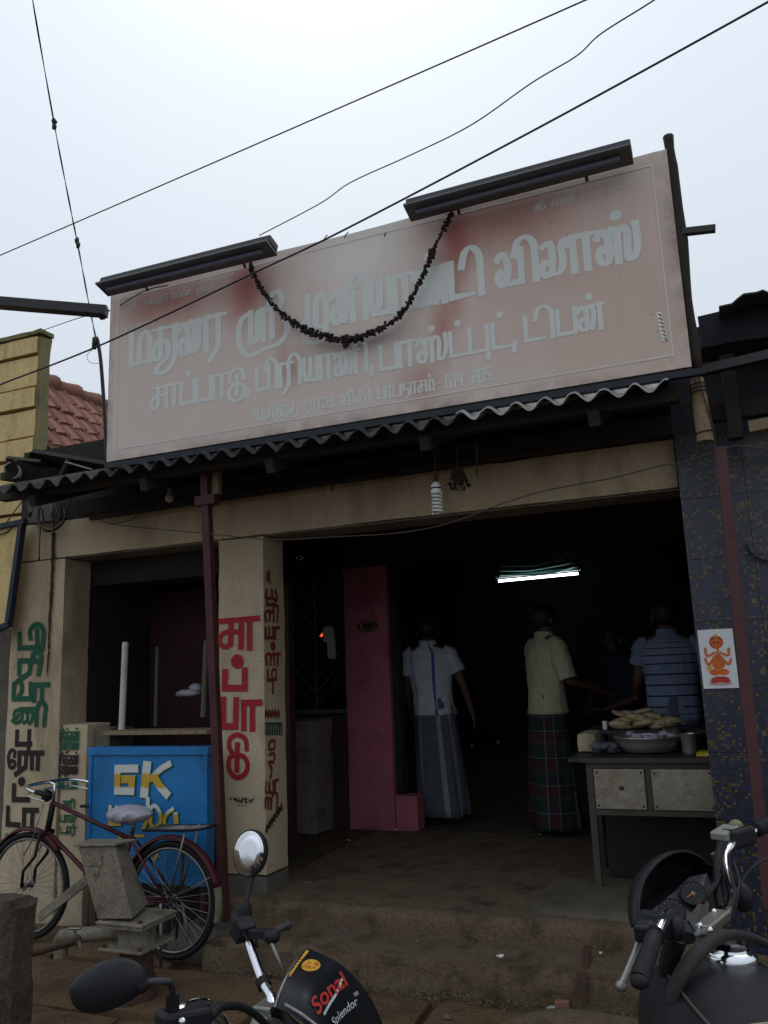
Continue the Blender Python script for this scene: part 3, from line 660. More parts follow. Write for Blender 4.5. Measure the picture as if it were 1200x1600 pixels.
# menu on the low wall
fM = planeY(YW+.008)
for txt, px0, px1, py, hh, m in (('ca_i_ka_*_ka_na_*', 90, 122, 1158, 14, 'green_letter'), ('ai_ra_sa_*', 93, 122, 1171, 10, 'green_letter'), ('ca_i_ka_*_ka_na_*', 89, 121, 1194, 13, 'black_letter'), ('nha_aa_du_la_*_sa_*', 87, 120, 1209, 11, 'black_letter'),
                              ('ma_ta_*_ta_na_*', 89, 119, 1232, 10, 'green_letter'), ('ka_ra_i', 96, 116, 1262, 10, 'green_letter'), ('pa_aa_la_*', 92, 118, 1284, 10, 'green_letter'), ('ta_ee_ra_*', 92, 118, 1302, 10, 'green_letter')):
    a = at(px0, py, Y=YW); b = at(px1, py, Y=YW); t = at(px0, py-hh, Y=YW); mb = MB()
    write(mb, txt, a.x, b.x, a.z, (t.z-a.z), .011, fM, .001); mb.build('lettering', M[m], B)

# ================================================================== SIGN
YS = 3.6
SG = thing('shop_signboard', 'wide faded pink and grey cloth sign with pale Tamil lettering above the canopy', 'sign', (-1.57, YS+.05, 2.8))
bn = MB(); nx, nz = 60, 20; X0, X1, Z0, Z1 = -3.125, -.022, 2.832, 3.85
def sag(x, z):  # a slightly slack cloth, drawn back at the top edge between ties
    t = (z-Z0)/(Z1-Z0)
    return 0
for j in range(nz+1):
    for i in range(nx+1):
        x = X0+(X1-X0)*i/nx; t = j/nz
        zt = Z1-.008*abs(sin((x-X0)*3.1))+(.012 if x > -1.2 else 0); z = Z0+(zt-Z0)*t
        bn.v.append(Vector((x, YS+sag(x, z), z)))
bn.f = [[j*(nx+1)+i, j*(nx+1)+i+1, (j+1)*(nx+1)+i+1, (j+1)*(nx+1)+i] for j in range(nz) for i in range(nx)]
bn.build('banner', M['banner'], SG, smooth=True)
fr = MB()
fr.box(X0, X1, YS+.012, YS+.045, Z0-.012, Z0+.022); fr.box(X0, X1, YS+.012, YS+.045, Z1-.04, Z1-.012)
for x in (X0, -2.1, -1.05, X1-.03): fr.box(x, x+.028, YS+.046, YS+.08, Z0, Z1-.02)
fr.build('frame', M['black_metal'], SG)
MB().box(X0-.01, .03, YS-.004, YS+.03, Z0-.04, Z0-.013).build('bottom_rail', worn('blue_black_steel', (.012, .018, .027), (.03, .025, .02), .4, 8, .6, .2, 80), SG)
MB().tube(catmull([at(1044, 213, Y=3.62), at(1050, 262, Y=3.62), at(1063, 350, Y=3.62), at(1074, 470, Y=3.63), at(1090, 580, Y=3.65)], 4), [.024, .022, .02, .022, .026]*4+[.02], 8).build('side_pole', M['black_wood'], SG, smooth=True)
MB().beam(at(1066, 363, Y=3.61), at(1118, 357, Y=3.61), .03, .028).build('stub_arm', M['black_metal'], SG)
for p in ((600, 370), (505, 377), (538, 372), (836, 280)):
    a = at(p[0], p[1], Y=3.6); MB().tube([a, a+Vector((.012, 0, .02)), a+Vector((.02, .01, .035))], .003, 5).build('tie_wire', M['wire'], SG)
fS = lambda a, b, l: Vector((a, YS+sag(a, b)-.0006-l, b))
# rows: name string, x0, x1, base z, height, stroke
for txt, x0, x1, z, h, w, m in (
    ('ma_thu_ai_ra', -2.975, -2.335, 3.375, .185, .036, 'sign_letter'),
    ('sri', -2.255, -1.90, 3.36, .17, .034, 'sign_letter'),
    ('mu_na_i_ya_aa_nna_*_ta_i', -1.845, -.885, 3.365, .18, .036, 'sign_letter'),
    ('va_i_la_aa_sa_*', -.83, -.165, 3.375, .165, .034, 'sign_letter'),
    ('ca_aa_pa_*_pa_aa_du_,', -2.825, -2.165, 3.088, .125, .023, 'sign_letter'),
    ('pa_i_ra_i_ya_aa_nna_i_,', -2.15, -1.46, 3.085, .12, .023, 'sign_letter'),
    ('pa_aa_sa_*_ta_*_pu_ta_*_,', -1.445, -.735, 3.072, .12, .022, 'sign_letter'),
    ('ta_i_pa_na_*', -.72, -.355, 3.08, .115, .022, 'sign_letter'),
    ('9_0_,_e_tha_rr_*_ku', -2.18, -1.905, 2.925, .058, .0105, 'sign_letter'),
    ('ra_aa_ja', -1.865, -1.70, 2.928, .055, .0105, 'sign_letter'), ('va_ii_tha_i_,', -1.665, -1.475, 2.925, .055, .0105, 'sign_letter'),
    ('pa_aa_pa_nha_aa_ca_ma_*_-', -1.465, -1.135, 2.925, .055, .0105, 'sign_letter'), ('6_1_4', -1.115, -1.02, 2.925, .06, .0105, 'sign_letter'), ('2_0_5', -.985, -.885, 2.925, .06, .0105, 'sign_letter'),
    ('sri', -2.985, -2.91, 3.722, .028, .0055, 'sign_letter_dim'), ('ka_sa_*_thu_ra_i', -2.885, -2.72, 3.722, .032, .0055, 'sign_letter_dim'), ('A_ma_*_ma_na_*', -2.70, -2.56, 3.72, .032, .0055, 'sign_letter_dim'), ('thu_ai_nna', -2.53, -2.405, 3.715, .032, .0055, 'sign_letter_dim'),
    ('e_pa_nna_*', -3.03, -2.80, 3.582, .035, .006, 'sign_letter_dim'),
    ('sri', -.63, -.57, 3.72, .028, .0055, 'sign_letter_dim'), ('A_zha_ka_ra_*', -.55, -.44, 3.722, .032, .0055, 'sign_letter_dim'), ('ca_aa_ma_i', -.41, -.32, 3.722, .032, .0055, 'sign_letter_dim'), ('thu_ai_nna', -.29, -.18, 3.722, .032, .0055, 'sign_letter_dim')):
    mb = MB(); write(mb, txt, x0, x1, z, h, w*1.05, fS, .0002, .5); mb.build('lettering', M[m], SG)
bl = MB()
for a, b in (((-3.06, 2.895), (-.09, 2.895)), ((-3.06, 3.80), (-.09, 3.80)), ((-3.06, 2.895), (-3.06, 3.80)), ((-.09, 2.895), (-.09, 3.80))):
    n = 24; ribbon(bl, [(a[0]+(b[0]-a[0])*i/n, a[1]+(b[1]-a[1])*i/n) for i in range(n+1)], .008, fS, .0008, False)
bl.build('border_line', M['sign_letter_dim'], SG)
st = MB().quad(fS(-.128, 2.965, .002), fS(-.105, 2.965, .002), fS(-.118, 3.10, .002), fS(-.141, 3.10, .002)); st.build('maker_label', M['paper'], SG)
sl = MB()
for i in range(7): ribbon(sl, [(-.136+.002*i+random.uniform(0, .006), 3.09-i*.019), (-.122+.002*i, 3.086-i*.019), (-.122+.002*i, 3.078-i*.019)], .004, fS, .003, False)
sl.build('lettering', M['black_letter'], SG)

# tube light fittings over the sign
def fitting(label, a, b, tilt, group='tube light fittings over the sign'):
    a, b = Vector(a), Vector(b); r = thing('tube_light_fitting', label, 'light fitting', (a+b)/2, 0, group)
    MB().beam(a, b, .085, .045, (0, tilt, 1)).build('housing', M['black_metal'], r, bevel=.006)
    off = Vector((0, -.02, -.034)); MB().beam(a+off, b+off, .11, .012, (0, tilt, 1)).build('reflector', M['grey_metal'], r)
    d = (b-a).normalized()
    MB().tube([a+d*.05+Vector((0, -.03, -.05)), b-d*.05+Vector((0, -.03, -.05))], .012, 8).build('tube', plain('unlit_tube', (.10, .10, .14), .3), r)
    for t in (.22, .8):
        p = a+(b-a)*t; MB().tube([p+Vector((0, .03, .055)), p+Vector((0, 0, .03)), p+Vector((0, .08, -.05))], .008, 6).build('bracket', M['black_metal'], r)
    return r
fitting('long dark tube light fitting above the left end of the sign', at(163, 446, Y=3.48), at(428, 380, Y=3.44), .3)
fitting('long dark tube light fitting above the right half of the sign', at(638, 326, Y=3.50), at(987, 233, Y=3.50), .3)

# garland ----------------------------------------------------------------------
gp = catmull([at(x, y, Y=3.55) for x, y in ((390, 405), (400, 437), (425, 474), (460, 506), (500, 523), (540, 531), (590, 516), (630, 486), (655, 442), (680, 385), (707, 332))], 14)
gb = MB(); gb.tube(gp, .004, 5)
for i, p in enumerate(gp):
    t = i/len(gp); thick = .35 if .88 < t < .93 or t < .03 else 1.0 if .25 < t < .6 else .7
    for k in range(5):
        q = p+Vector([random.uniform(-1, 1)*.015*thick for _ in range(3)]); gb.blob(q, random.uniform(.005, .012)*(.5+thick*.5), 5, .35)
for k in range(9): gb.blob(at(676, 396, Y=3.55)+Vector([random.uniform(-.018, .018) for _ in range(3)]), .014, 5, .3)
for k in range(8): gb.blob(at(540, 537, Y=3.55)+Vector((random.uniform(-.012, .012), 0, random.uniform(-.02, .006))), .012, 5, .3)
single('dried_flower_garland', gb, M['flower'], 'dried brown flower garland hanging in a loop across the sign', 'garland')

# ================================================================== WIRES
def wire(pts, r, label, m='wire', n=6, grp=None, twist=False, knots=()):
    P = catmull(pts, 10) if len(pts) > 2 else [Vector(pts[0]), Vector(pts[1])]
    mb = MB()
    if twist:
        for ph in (0, pi): mb.tube([p+Vector((cos(i*.55+ph), sin(i*.55+ph), 0))*r*1.0 for i, p in enumerate(P)], r, n)
    else: mb.tube(P, r, n)
    for k in knots: mb.blob(k, (.02, .02, .028), 6, .2)
    return single('overhead_wire', mb, M[m], label, 'wire', smooth=True, group=grp)
wire([at(-60, 424, d=9), at(0, 399, d=8.6), at(440, 208, d=7), at(915, 0, d=5.6), at(1000, -42, d=5.2)], .0058, 'black wire crossing high over the sign into open sky, the uppermost one')
wire([at(405, 368, Y=3.5), at(500, 318, Y=3.4), at(548, 285, Y=3.3), at(640, 243, Y=3.2), at(735, 196, Y=3.0), at(830, 130, Y=2.9), at(900, 88, Y=2.8), at(940, 52, Y=2.7), at(1028, -4, Y=2.6), at(1100, -60, Y=2.5)], .0028, 'thin wiggly wire rising from the left tube fitting')
wire([at(-60, 626, Y=2.9), at(0, 601, Y=2.9), at(160, 538, Y=2.9), at(400, 425, Y=2.9), at(540, 358, Y=2.9), at(850, 195, Y=2.85), at(1200, 3, Y=2.8), at(1300, -55, Y=2.8)], .0042, 'thick black wire running across the face of the sign')
wire([at(44, -60, Y=3.5), at(51, 0, Y=3.6), at(85, 195, Y=4.2), at(108, 315, Y=4.4), at(122, 385, Y=4.5), at(138, 470, Y=4.3), at(150, 530, Y=3.9)], .0032, 'twisted service wire dropping steeply to the bent mast', twist=True, knots=(at(85, 190, Y=4.2), at(85, 198, Y=4.2), at(122, 383, Y=4.5), at(120, 376, Y=4.5)))
wire([at(20, 533, Y=5), at(62, 518, Y=4.8), at(126, 496, Y=4.2), at(168, 487, Y=3.7), at(225, 455, Y=3.5), at(262, 446, Y=3.48)], .003, 'thin wire from the yellow parapet to the left tube fitting')
wire([at(152, 792, Y=4.0), at(158, 812, Y=4.0), at(185, 820, Y=3.95), at(240, 826, Y=3.9), at(325, 834, Y=3.8), at(430, 843, Y=3.8), at(520, 839, Y=3.8), at(620, 833, Y=3.8), at(700, 818, Y=3.8), at(790, 785, Y=3.8), at(860, 765, Y=3.8), at(960, 746, Y=3.8), at(1030, 728, Y=3.8), at(1062, 724, Y=3.78), at(1118, 706, Y=3.78), at(1150, 697, Y=3.78), at(1210, 703, Y=3.78), at(1300, 715, Y=3.78)], .003, 'thin cable drooping across the front under the canopy', 'wire_brown')
wire([at(222, 795, Y=4.3), at(205, 812, Y=4.28), at(170, 818, Y=4.2), at(155, 808, Y=4.1)], .003, 'short slack cable loop under the left end of the canopy', 'wire_brown')
# service mast and left arm
MS = thing('service_mast', 'bent black conduit mast rising beside the left edge of the sign', 'mast', at(167, 722, Y=3.75))
MB().tube(catmull([at(167, 722, Y=3.75), at(163, 640, Y=3.75), at(158, 570, Y=3.75), at(154, 540, Y=3.75), at(151, 528, Y=3.75), at(147, 532, Y=3.75)], 5), .011, 8).build('conduit', M['wire'], MS, smooth=True)
MB().tube([at(148, 528, Y=3.74), at(147, 545, Y=3.74)], .014, 8).build('insulator', M['wire'], MS, smooth=True)
MB().tube(catmull([at(146, 545, Y=3.74), at(136, 555, Y=3.74), at(140, 566, Y=3.74), at(154, 568, Y=3.74)], 5), .0016, 5).build('loose_wire', M['wire_brown'], MS)
SA = thing('lamp_arm', 'dark square steel arm reaching in from the left at the sign corner', 'bracket arm', at(165, 486, Y=3.66))
MB().beam(at(167, 487, Y=3.66), at(-140, 462, Y=3.2), .07, .06).build('arm', M['black_metal'], SA, bevel=.004)
MB().beam(at(160, 486, Y=3.67)+Vector((0, 0, -.05)), at(160, 486, Y=3.67)+Vector((0, .02, .04)), .03, .02, (0, 1, 0)).build('bracket', M['black_metal'], SA)

# ================================================================== LEFT NEIGHBOURS
YB = thing('yellow_building', 'yellow building with ribbed parapet left of the eating house', 'building', (-6.5, 4.7, 0))
MB().box(-10, -4.81, 4.815, 4.83, -.2, 4.28).build('wall', M['yellow'], YB)
bands = [at(60, y, Y=4.7).z for y in (523, 552, 602, 635, 680, 714, 758, 800, 835)]
for i in range(len(bands)-1):
    rough_box(-10, -4.80, 4.70+.02*(i % 2), 4.82, bands[i+1]+.014, bands[i], .12, .004, 3, i, .004).build('slab_course', M['yellow'], YB, smooth=50)
rough_box(-10, -4.745, 4.68, 4.83, bands[0]+.001, bands[0]+.05, .1, .008, 4, 3, .008).build('coping', M['dark_olive'], YB, smooth=50)
rough_box(-4.80, -4.755, 4.70, 4.825, 2.6, bands[0], .1, .008, 4, 4, .01).build('end_pier', M['dark_olive'], YB, smooth=50)  # end pier and coping take a darker olive than the wall face
MB().box(-10, -4.85, 4.74, 4.86, -.2, 2.05).build('lower_wall', M['grey_cement'], YB); MB().box(-10, -4.85, 4.745, 4.86, 2.05, 2.55).build('wall', M['yellow'], YB)
# hanging yellow board with blue black frame
HB = thing('framed_board', 'yellow board in a blue-black frame beside the left pillar', 'board', at(20, 985, Y=4.3))
p = [at(36, 818, Y=4.3), at(16, 975, Y=4.3)]
for a, b in (((35, 818), (14, 972)), ((-60, 835), (40, 815)), ((-60, 1005), (16, 975))): MB().beam(at(*a, Y=4.30), at(*b, Y=4.30), .035, .045, (0, 1, 0)).build('frame', worn('navy_paint', (.018, .025, .05), (.03, .02, .02), .5, 9, .6, .2, 70), HB)
q = [at(-60, 835, Y=4.31), at(34, 818, Y=4.31), at(14, 970, Y=4.31), at(-60, 1003, Y=4.31)]
MB().add(q+[v+Vector((0, .02, 0)) for v in q], [(0, 3, 2, 1), (4, 5, 6, 7), (0, 1, 5, 4), (1, 2, 6, 5), (2, 3, 7, 6), (3, 0, 4, 7)]).build('panel', M['yellow'], HB)
# tiled roof house
TR = thing('tiled_roof_house', 'house with a red clay tile roof between yellow wall and sign', 'house', (-6.2, 7, 0))
MB().box(-8.5, -4.95, 5.6, 12, -.2, 3.0).build('wall', M['dark_wall'], TR)
# slope faces +X: ridge at X=-6.35, eaves at X=-4.8
ex, ez, rx, rz = -4.75, 2.98, -6.15, 4.62
RF = MB().add([(rx, 5.3, rz-.1), (ex, 5.3, ez-.1), (ex, 12, ez-.1), (rx, 12, rz-.1), (rx-1.6, 5.3, ez-.1), (rx-1.6, 12, ez-.1)], [(0, 1, 2, 3), (0, 3, 5, 4), (0, 4, 1)]).build('roof', M['tile_dark'], TR)
tl = MB()
sl_ = Vector((ex-rx, 0, ez-rz)); Ls = sl_.length; sd_ = sl_.normalized(); nn_ = Vector((-sd_.z, 0, sd_.x))
if nn_.z < 0: nn_ = -nn_
tw, tlg = .20, .27
for i in range(4):
    for j in range(7):
        y = tw*j/6; h = .022*(1 if j in (1, 5) else 0)+.008*sin(j*2.1)
        tl.v.append(Vector((0, y, 0))+sd_*(i*tlg*1.12/3)+nn_*(h+.025+.022*i/3))
for j in range(7): y = tw*j/6; tl.v.append(Vector((0, y, 0))+sd_*(tlg*1.12)+nn_*(.02))
tl.f = [[i*7+j, i*7+j+1, (i+1)*7+j+1, (i+1)*7+j] for i in range(4) for j in range(6)]
tme = tl.mesh('roof_tile', M['tile'], Vector((0, 0, 0)), 40); tme2 = tme.copy(); tme2.materials.clear(); tme2.materials.append(M['tile_dark'])
for r_ in range(9):
    for c in range(20):
        o = bpy.data.objects.new('roof_tile', random.choice([tme, tme, tme2])); COL.objects.link(o); o.parent = RF
        y = 5.35+c*tw*.96; base = Vector((rx, y, rz))+sd_*(r_*tlg*.88)
        o.location = base+Vector((random.uniform(-.006, .006), random.uniform(-.006, .006), random.uniform(-.004, .010)))-TR.location
        o.rotation_euler = (random.uniform(-.02, .02), 0, random.uniform(-.02, .02))
for c in range(14):
    y = 5.3+c*.32
    rd = MB().tube([(rx, y, rz+.02), (rx, y+.17, rz+.025), (rx, y+.34, rz+.045)], [.085, .09, .10], 10); rd.build('ridge_tile', M['tile_dark'], RF, smooth=40)

# heap of old sheets and gutter at the left end of the canopy
OS = thing('old_roofing_pieces', 'heap of dark old roofing sheets and pipe on the canopy end', 'roofing scrap', at(60, 750, Y=3.8))
def slabpx(name, pts, Y, th, m, parent):
    q = [at(x, y, Y=Y+dy) for x, y, dy in pts]; n = len(q)
    return MB().add(q+[v+Vector((0, .02, th)) for v in q], [tuple(range(n))[::-1], tuple(range(n, 2*n))]+[(i, (i+1) % n, n+(i+1) % n, n+i) for i in range(n)]).build(name, M[m], parent)
slabpx('board', ((48, 706, 0), (170, 727, 0), (168, 738, .35), (95, 752, .4), (42, 722, .1)), 3.75, .025, 'black_wood', OS)
slabpx('board', ((8, 716, 0), (60, 722, 0), (100, 745, .4), (20, 742, .3)), 3.7, .02, 'black_wood', OS)
slabpx('board', ((5, 730, 0), (20, 720, 0), (105, 738, .2), (90, 756, .2), (30, 755, .1)), 3.68, .015, 'black_wood', OS)
MB().beam(at(4, 744, Y=3.66), at(60, 752, Y=3.9), .05, .045).build('timber_end', M['black_wood'], OS)
MB().beam(at(16, 772, Y=3.8), at(70, 770, Y=4.1), .05, .035).build('timber_end', M['black_wood'], OS)
MB().beam(at(110, 715, Y=3.75), at(96, 745, Y=3.75), .035, .02).build('batten', M['black_wood'], OS)
MB().beam(at(103, 722, Y=3.7), at(145, 734, Y=3.75), .02, .008).build('metal_strip', M['dull_chrome'], OS)
MB().tube([at(18, 735, Y=3.7), at(80, 748, Y=4.2)], .05, 14, cap=False).build('pipe', M['sheet_light'], OS, smooth=True, solid=.006)
# meter board and cable bundle
MT = thing('cable_bundle', 'tangle of looped black cables on the wall under the left canopy end', 'cables', at(75, 830, Y=4.3))
MB().box(at(50, 815, Y=4.38).x, at(88, 815, Y=4.38).x, 4.34, 4.41, at(60, 818, Y=4.38).z, at(60, 785, Y=4.38).z).build('meter_board', M['grey_cement'], MT)
for lp, r_ in ((((62, 790), (60, 815), (72, 829), (88, 826), (101, 812), (100, 795)), .009), (((66, 795), (70, 818), (84, 822), (95, 806), (92, 790)), .006), (((45, 775), (43, 795), (48, 805), (52, 790), (54, 776)), .004), (((85, 780), (90, 800), (100, 806), (108, 790), (112, 778)), .005), (((80, 800), (83, 815), (84, 835)), .007), (((47, 800), (46, 808)), .012)):
    MB().tube(catmull([at(x, y, Y=4.28+random.uniform(-.02, .04)) for x, y in lp], 5), r_, 7).build('cable', M['wire'], MT, smooth=True)
MB().tube(catmull([at(63, 825, Y=4.38), at(62, 850, Y=4.38), at(61, 876, Y=4.38)], 3), [.004]*6+[.01], 6).build('cable_tail', M['wire'], MT)
MB().tube([at(48, 803, Y=4.35), at(10, 832, Y=4.3), at(-40, 850, Y=4.25)], .005, 6).build('cable', M['wire'], MT)
MB().tube([at(38, 778, Y=4.25), at(2, 828, Y=4.22)], .004, 6).build('cable', M['wire'], MT)
# old conductor down the left pillar
cp_ = catmull([at(83, 833, Y=4.405), at(82, 870, Y=4.405), at(80, 920, Y=4.408), at(77, 980, Y=4.41), at(76, 1020, Y=4.41), at(73, 1056, Y=4.41)], 8)
cb = MB(); cb.tube([p+Vector((random.uniform(-.003, .003), 0, 0)) for p in cp_], [.012-.009*i/len(cp_)+random.uniform(-.002, .003) for i in range(len(cp_))], 6)
single('rusted_cable', cb, M['rust'], 'rust-red frayed cable running down the left pillar above green letters', 'cable')

# ================================================================== RIGHT NEIGHBOUR
RB = thing('mosaic_building', 'neighbouring shopfront on the right clad in blue and gold mosaic tiles', 'building', (.6, 4.36, 0))
MB().box(-.148, 3.0, 4.345, 4.75, .0, 2.76).build('wall', M['dark_wall'], RB)
zt = [at(1080, y, Y=4.33).z for y in (683, 808, 894, 983)]
zt = [2.735]; 
while zt[-1] > .5: zt.append(zt[-1]-.305)
xs = [-.15, .155, .46, .765, 1.07, 1.375]
zt = [z-.03 for z in zt]; zt[0] = 2.735
for i in range(len(xs)-1):
    for j in range(len(zt)-1):
        rough_box(xs[i]+.001, xs[i+1]-.001, 4.33, 4.344, zt[j+1]+.001, zt[j]-.001, 1, 0, 1, 0, 0).build('wall_tile', M['mosaic'], RB)
MB().box(-.149, 1.4, 4.335, 4.346, 2.736, 3.1).build('upper_wall', worn('dull_blue_grey_wall', (.05, .055, .07), (.02, .02, .022), .5, 5, .9, .2, 60), RB)
# dark overhang with trapezoid sheet above
dk = worn('dark_blue_tarpaulin', (.016, .018, .028), (.03, .028, .028), .4, 6, .8, .5, 60)
q = [at(1076, 500, Y=3.95), at(1110, 484, Y=3.95), at(1300, 470, Y=3.95), at(1300, 690, Y=3.95), at(1100, 690, Y=3.95)]
rough_box(.02, 2.2, 3.93, 4.0, 3.02, at(1120, 484, Y=3.95).z, .08, .012, 3, 3, .01).build('fascia', dk, RB, smooth=50)
MB().box(.02, 2.2, 4.0, 4.9, at(1120, 484, Y=3.95).z-.10, at(1120, 484, Y=3.95).z-.05).build('overhang', M['black_wood'], RB)
MB().beam(at(1086, 582, Y=3.86), at(1320, 528, Y=3.86), .05, .04).build('cross_beam', M['black_metal'], RB)
zz = at(1125, 474, Y=3.78).z
corr(at(1122, 470, Y=3.80).x, 2.0, 3.78, zz, 4.9, zz+.12, 'sheet', 'trapezoid_sheet', .26, .03, RB, .008, True)
for x0, x1, z0, z1, y in ((.03, .9, 2.72, 2.80, 4.1), (.10, .16, 2.6, 3.0, 4.0), (.45, .5, 2.3, 3.0, 4.2)): MB().box(x0, x1, y, y+.06, z0, z1).build('bracket', M['black_wood'], RB)
MB().beam(at(1170, 668, Y=3.95), at(1260, 650, Y=3.95), .04, .05).build('branch', M['wood'], RB)
MB().box(.43, .50, 4.25, 4.33, 2.06, 2.14).build('switch_box', M['grey_metal'], RB, bevel=.004)
MB().box(.42, .8, 4.318, 4.333, 2.0, 2.45).build('shutter_niche', M['dark_wall'], RB)
RB2 = MB(); RB2.tube(catmull([at(1165, 850, Y=4.27), at(1180, 870, Y=4.27), at(1210, 880, Y=4.27)], 4), .008, 6); RB2.build('cable', M['wire'], RB)
# ruby-red beam ledge glimpsed between the striped shirt and the tiles is part of the hall
bx('red_panel', 'red_letter', -.36, -.10, 6.6, 6.65, 1.45, 1.62)
# weathered wooden stub hanging at the sign corner
WS = thing('wooden_post_stub', 'short weathered wooden post stub hanging below the right corner of the sign', 'post', at(1100, 690, Y=3.75))
a, b = at(1089, 592, Y=3.75), at(1102, 690, Y=3.75)
MB().tube([a, a+(b-a)*.3, a+(b-a)*.7, b], [.028, .032, .034, .034], 10).build('post', M['wood'], WS, smooth=40)
for t in (.12, .18, .24, .88): MB().tube([(a+(b-a)*t)+Vector((.037*cos(k*pi/5), .037*sin(k*pi/5), .002*k-.01)) for k in range(11)], .003, 5).build('binding', M['wire'], WS)
MB().tube(catmull([at(1078, 500, Y=3.66), at(1092, 590, Y=3.7), at(1106, 640, Y=3.72), at(1114, 670, Y=3.75), at(1118, 710, Y=3.78), at(1122, 760, Y=3.78)], 4), .004, 5).build('cord', M['wire_brown'], WS)

# support posts
def post(label, pts, w, grp, collar=None):
    a, b = pts; t = thing('support_post', label, 'post', b, 0, grp)
    MB().beam(b, a, w, w, (0, 1, 0)).build('post', M['maroon_post'], t, bevel=.003)
    if collar:
        c = a+(b-a)*collar; MB().box(c.x-.06, c.x+.07, c.y-.03, c.y+.03, c.z-.03, c.z+.025).build('collar', M['maroon_post'], t, bevel=.003)
        MB().box(c.x+.035, c.x+.075, c.y+.0, c.y+.04, c.z+.03, c.z+.25).build('packing_strut', M['wood'], t)
    return t
post('maroon square steel post in front of the pillar with red letters', (at(320, 722, Y=3.80), at(351, 1438, Y=4.17)), .046, None, .085)
post('maroon square steel post in front of the mosaic tiles', (at(1126, 700, Y=3.80), at(1203, 1420, Y=3.80)), .046, None)

# deity poster
PO = thing('deity_poster', 'white tile print of an orange seated deity fixed to the mosaic wall', 'poster', (-.06, 4.325, 1.48))
pc = [at(1089, 984, Y=4.322), at(1144, 982, Y=4.322), at(1154, 1073, Y=4.322), at(1099, 1074, Y=4.322)]
x0, x1, z0, z1 = -.139, .018, 1.475, 1.752
MB().box(x0, x1, 4.320, 4.3285, z0, z1).build('sheet', plain('glossy_white_print', (.66, .68, .70), .3, scratch=.05), PO)
fp = planeY(4.3195); cx = (x0+x1)/2; Wd = x1-x0; Hd = z1-z0
def pd(name, m, items, base):
    mb = MB()
    for k, it in enumerate(items):
        if it[0] == 'd': disc(mb, (cx+it[1]*Wd, z0+it[2]*Hd), it[3]*Wd, fp, base+.00012*k, 16, (it[4] if len(it) > 4 else it[3])*Wd)
        else: ribbon(mb, [(cx+a*Wd, z0+b*Hd) for a, b in it[1]], it[2]*Wd, fp, base+.00012*k, True, 4)
    mb.build(name, M[m], PO)
pd('halo', 'red_print', [('d', 0, .78, .20)], .0006)
pd('halo_ring', 'orange', [('d', 0, .78, .155)], .0010)
body = [('d', 0, .44, .19, .24), ('d', 0, .76, .10, .13), ('d', -.12, .27, .16, .09), ('d', .12, .27, .16, .09), ('r', [(-.1, .60), (-.30, .55), (-.33, .68)], .07), ('r', [(.1, .60), (.30, .55), (.34, .66)], .07), ('r', [(-.1, .52), (-.28, .40), (-.36, .50)], .07), ('r', [(.1, .52), (.28, .40), (.36, .48)], .07), ('r', [(.02, .72), (.03, .55), (-.05, .46)], .06)]
pd('figure', 'orange', body, .0014)
pd('ornaments', 'gold_print', [('d', 0, .87, .07, .08), ('d', -.27, .34, .08), ('d', 0, .62, .05, .03), ('r', [(-.14, .52), (0, .42), (.14, .52)], .03), ('r', [(-.1, .34), (0, .30), (.12, .35)], .03)]+[('d', sx*.3, .62+.02*k, .018) for sx in (-1, 1) for k in range(3)]+[('d', random.uniform(-.16, .16), random.uniform(.26, .62), .014) for _ in range(16)], .0030)
pd('seat', 'red_print', [('d', 0, .15, .26, .09), ('d', -.16, .13, .12, .07), ('d', .16, .13, .12, .07)]+[('d', random.uniform(-.14, .14), random.uniform(.24, .6), .014) for _ in range(14)]+[('r', [(-.32, .09), (0, .06), (.32, .09)], .02)], .0056)
pd('dark_marks', 'black_letter', [('d', -.06, .775, .025, .03), ('d', .06, .775, .025, .03), ('r', [(-.13, .83), (0, .86), (.13, .83)], .015), ('d', -.04, .19, .018), ('d', .05, .17, .018)], .0085)

# hanging things under the canopy ----------------------------------------------------
CF_ = thing('spiral_bulb', 'large white spiral energy saving bulb hanging in front of the lintel', 'light bulb', at(682, 803, Y=3.9))
c = at(682, 745, Y=3.9); e = at(682, 803, Y=3.9)
MB().tube([at(680, 690, Y=3.9), at(680, 742, Y=3.9)], .003, 6).build('cord', M['wire'], CF_)
MB().lathe([(.008, 0), (.012, -.01), (.013, -.04), (.010, -.045)], at(680, 738, Y=3.9), 10).build('holder', M['rust'], CF_, smooth=40)
MB().lathe([(.013, .01), (.026, -.006), (.028, -.04), (.024, -.048)], at(681, 757, Y=3.9), 14).build('ballast', M['bulb_white'], CF_, smooth=40)
MB().lathe([(.0285, -.017), (.0285, -.025)], at(681, 757, Y=3.9), 14).build('band', M['wire'], CF_)
top = at(681, 772, Y=3.9).z; bot = e.z; sp = [(c.x-.003+.024*cos(t*.5), c.y+.024*sin(t*.5), top+(bot-top)*t/70) for t in range(71)]
MB().tube(sp, .0062, 7).build('spiral_tube', M['bulb_white'], CF_, smooth=True)
DR = MB(); c = at(716, 745, Y=3.9)
DR.tube([at(712, 690, Y=3.9), c+Vector((0, 0, .05))], .003, 5)
for k in range(70): 
    t = random.random(); a = random.uniform(0, 2*pi); r_ = .012+.038*t
    DR.blob(c+Vector((r_*cos(a), r_*sin(a), .045-.095*t)), random.uniform(.008, .014), 6, .4)
for k in range(14): a = k*.45; p_ = c+Vector((.03*cos(a), .03*sin(a), -.05)); DR.tube([p_, p_+Vector((0, 0, -random.uniform(.01, .025)))], .003, 5)
single('dried_charm', DR, M['flower'], 'bunch of shrivelled dark flowers hanging beside the spiral bulb', 'hanging charm')
SB = thing('small_bulb', 'small pale round bulb hanging near the left end of the canopy', 'light bulb', at(265, 788, Y=4.1))
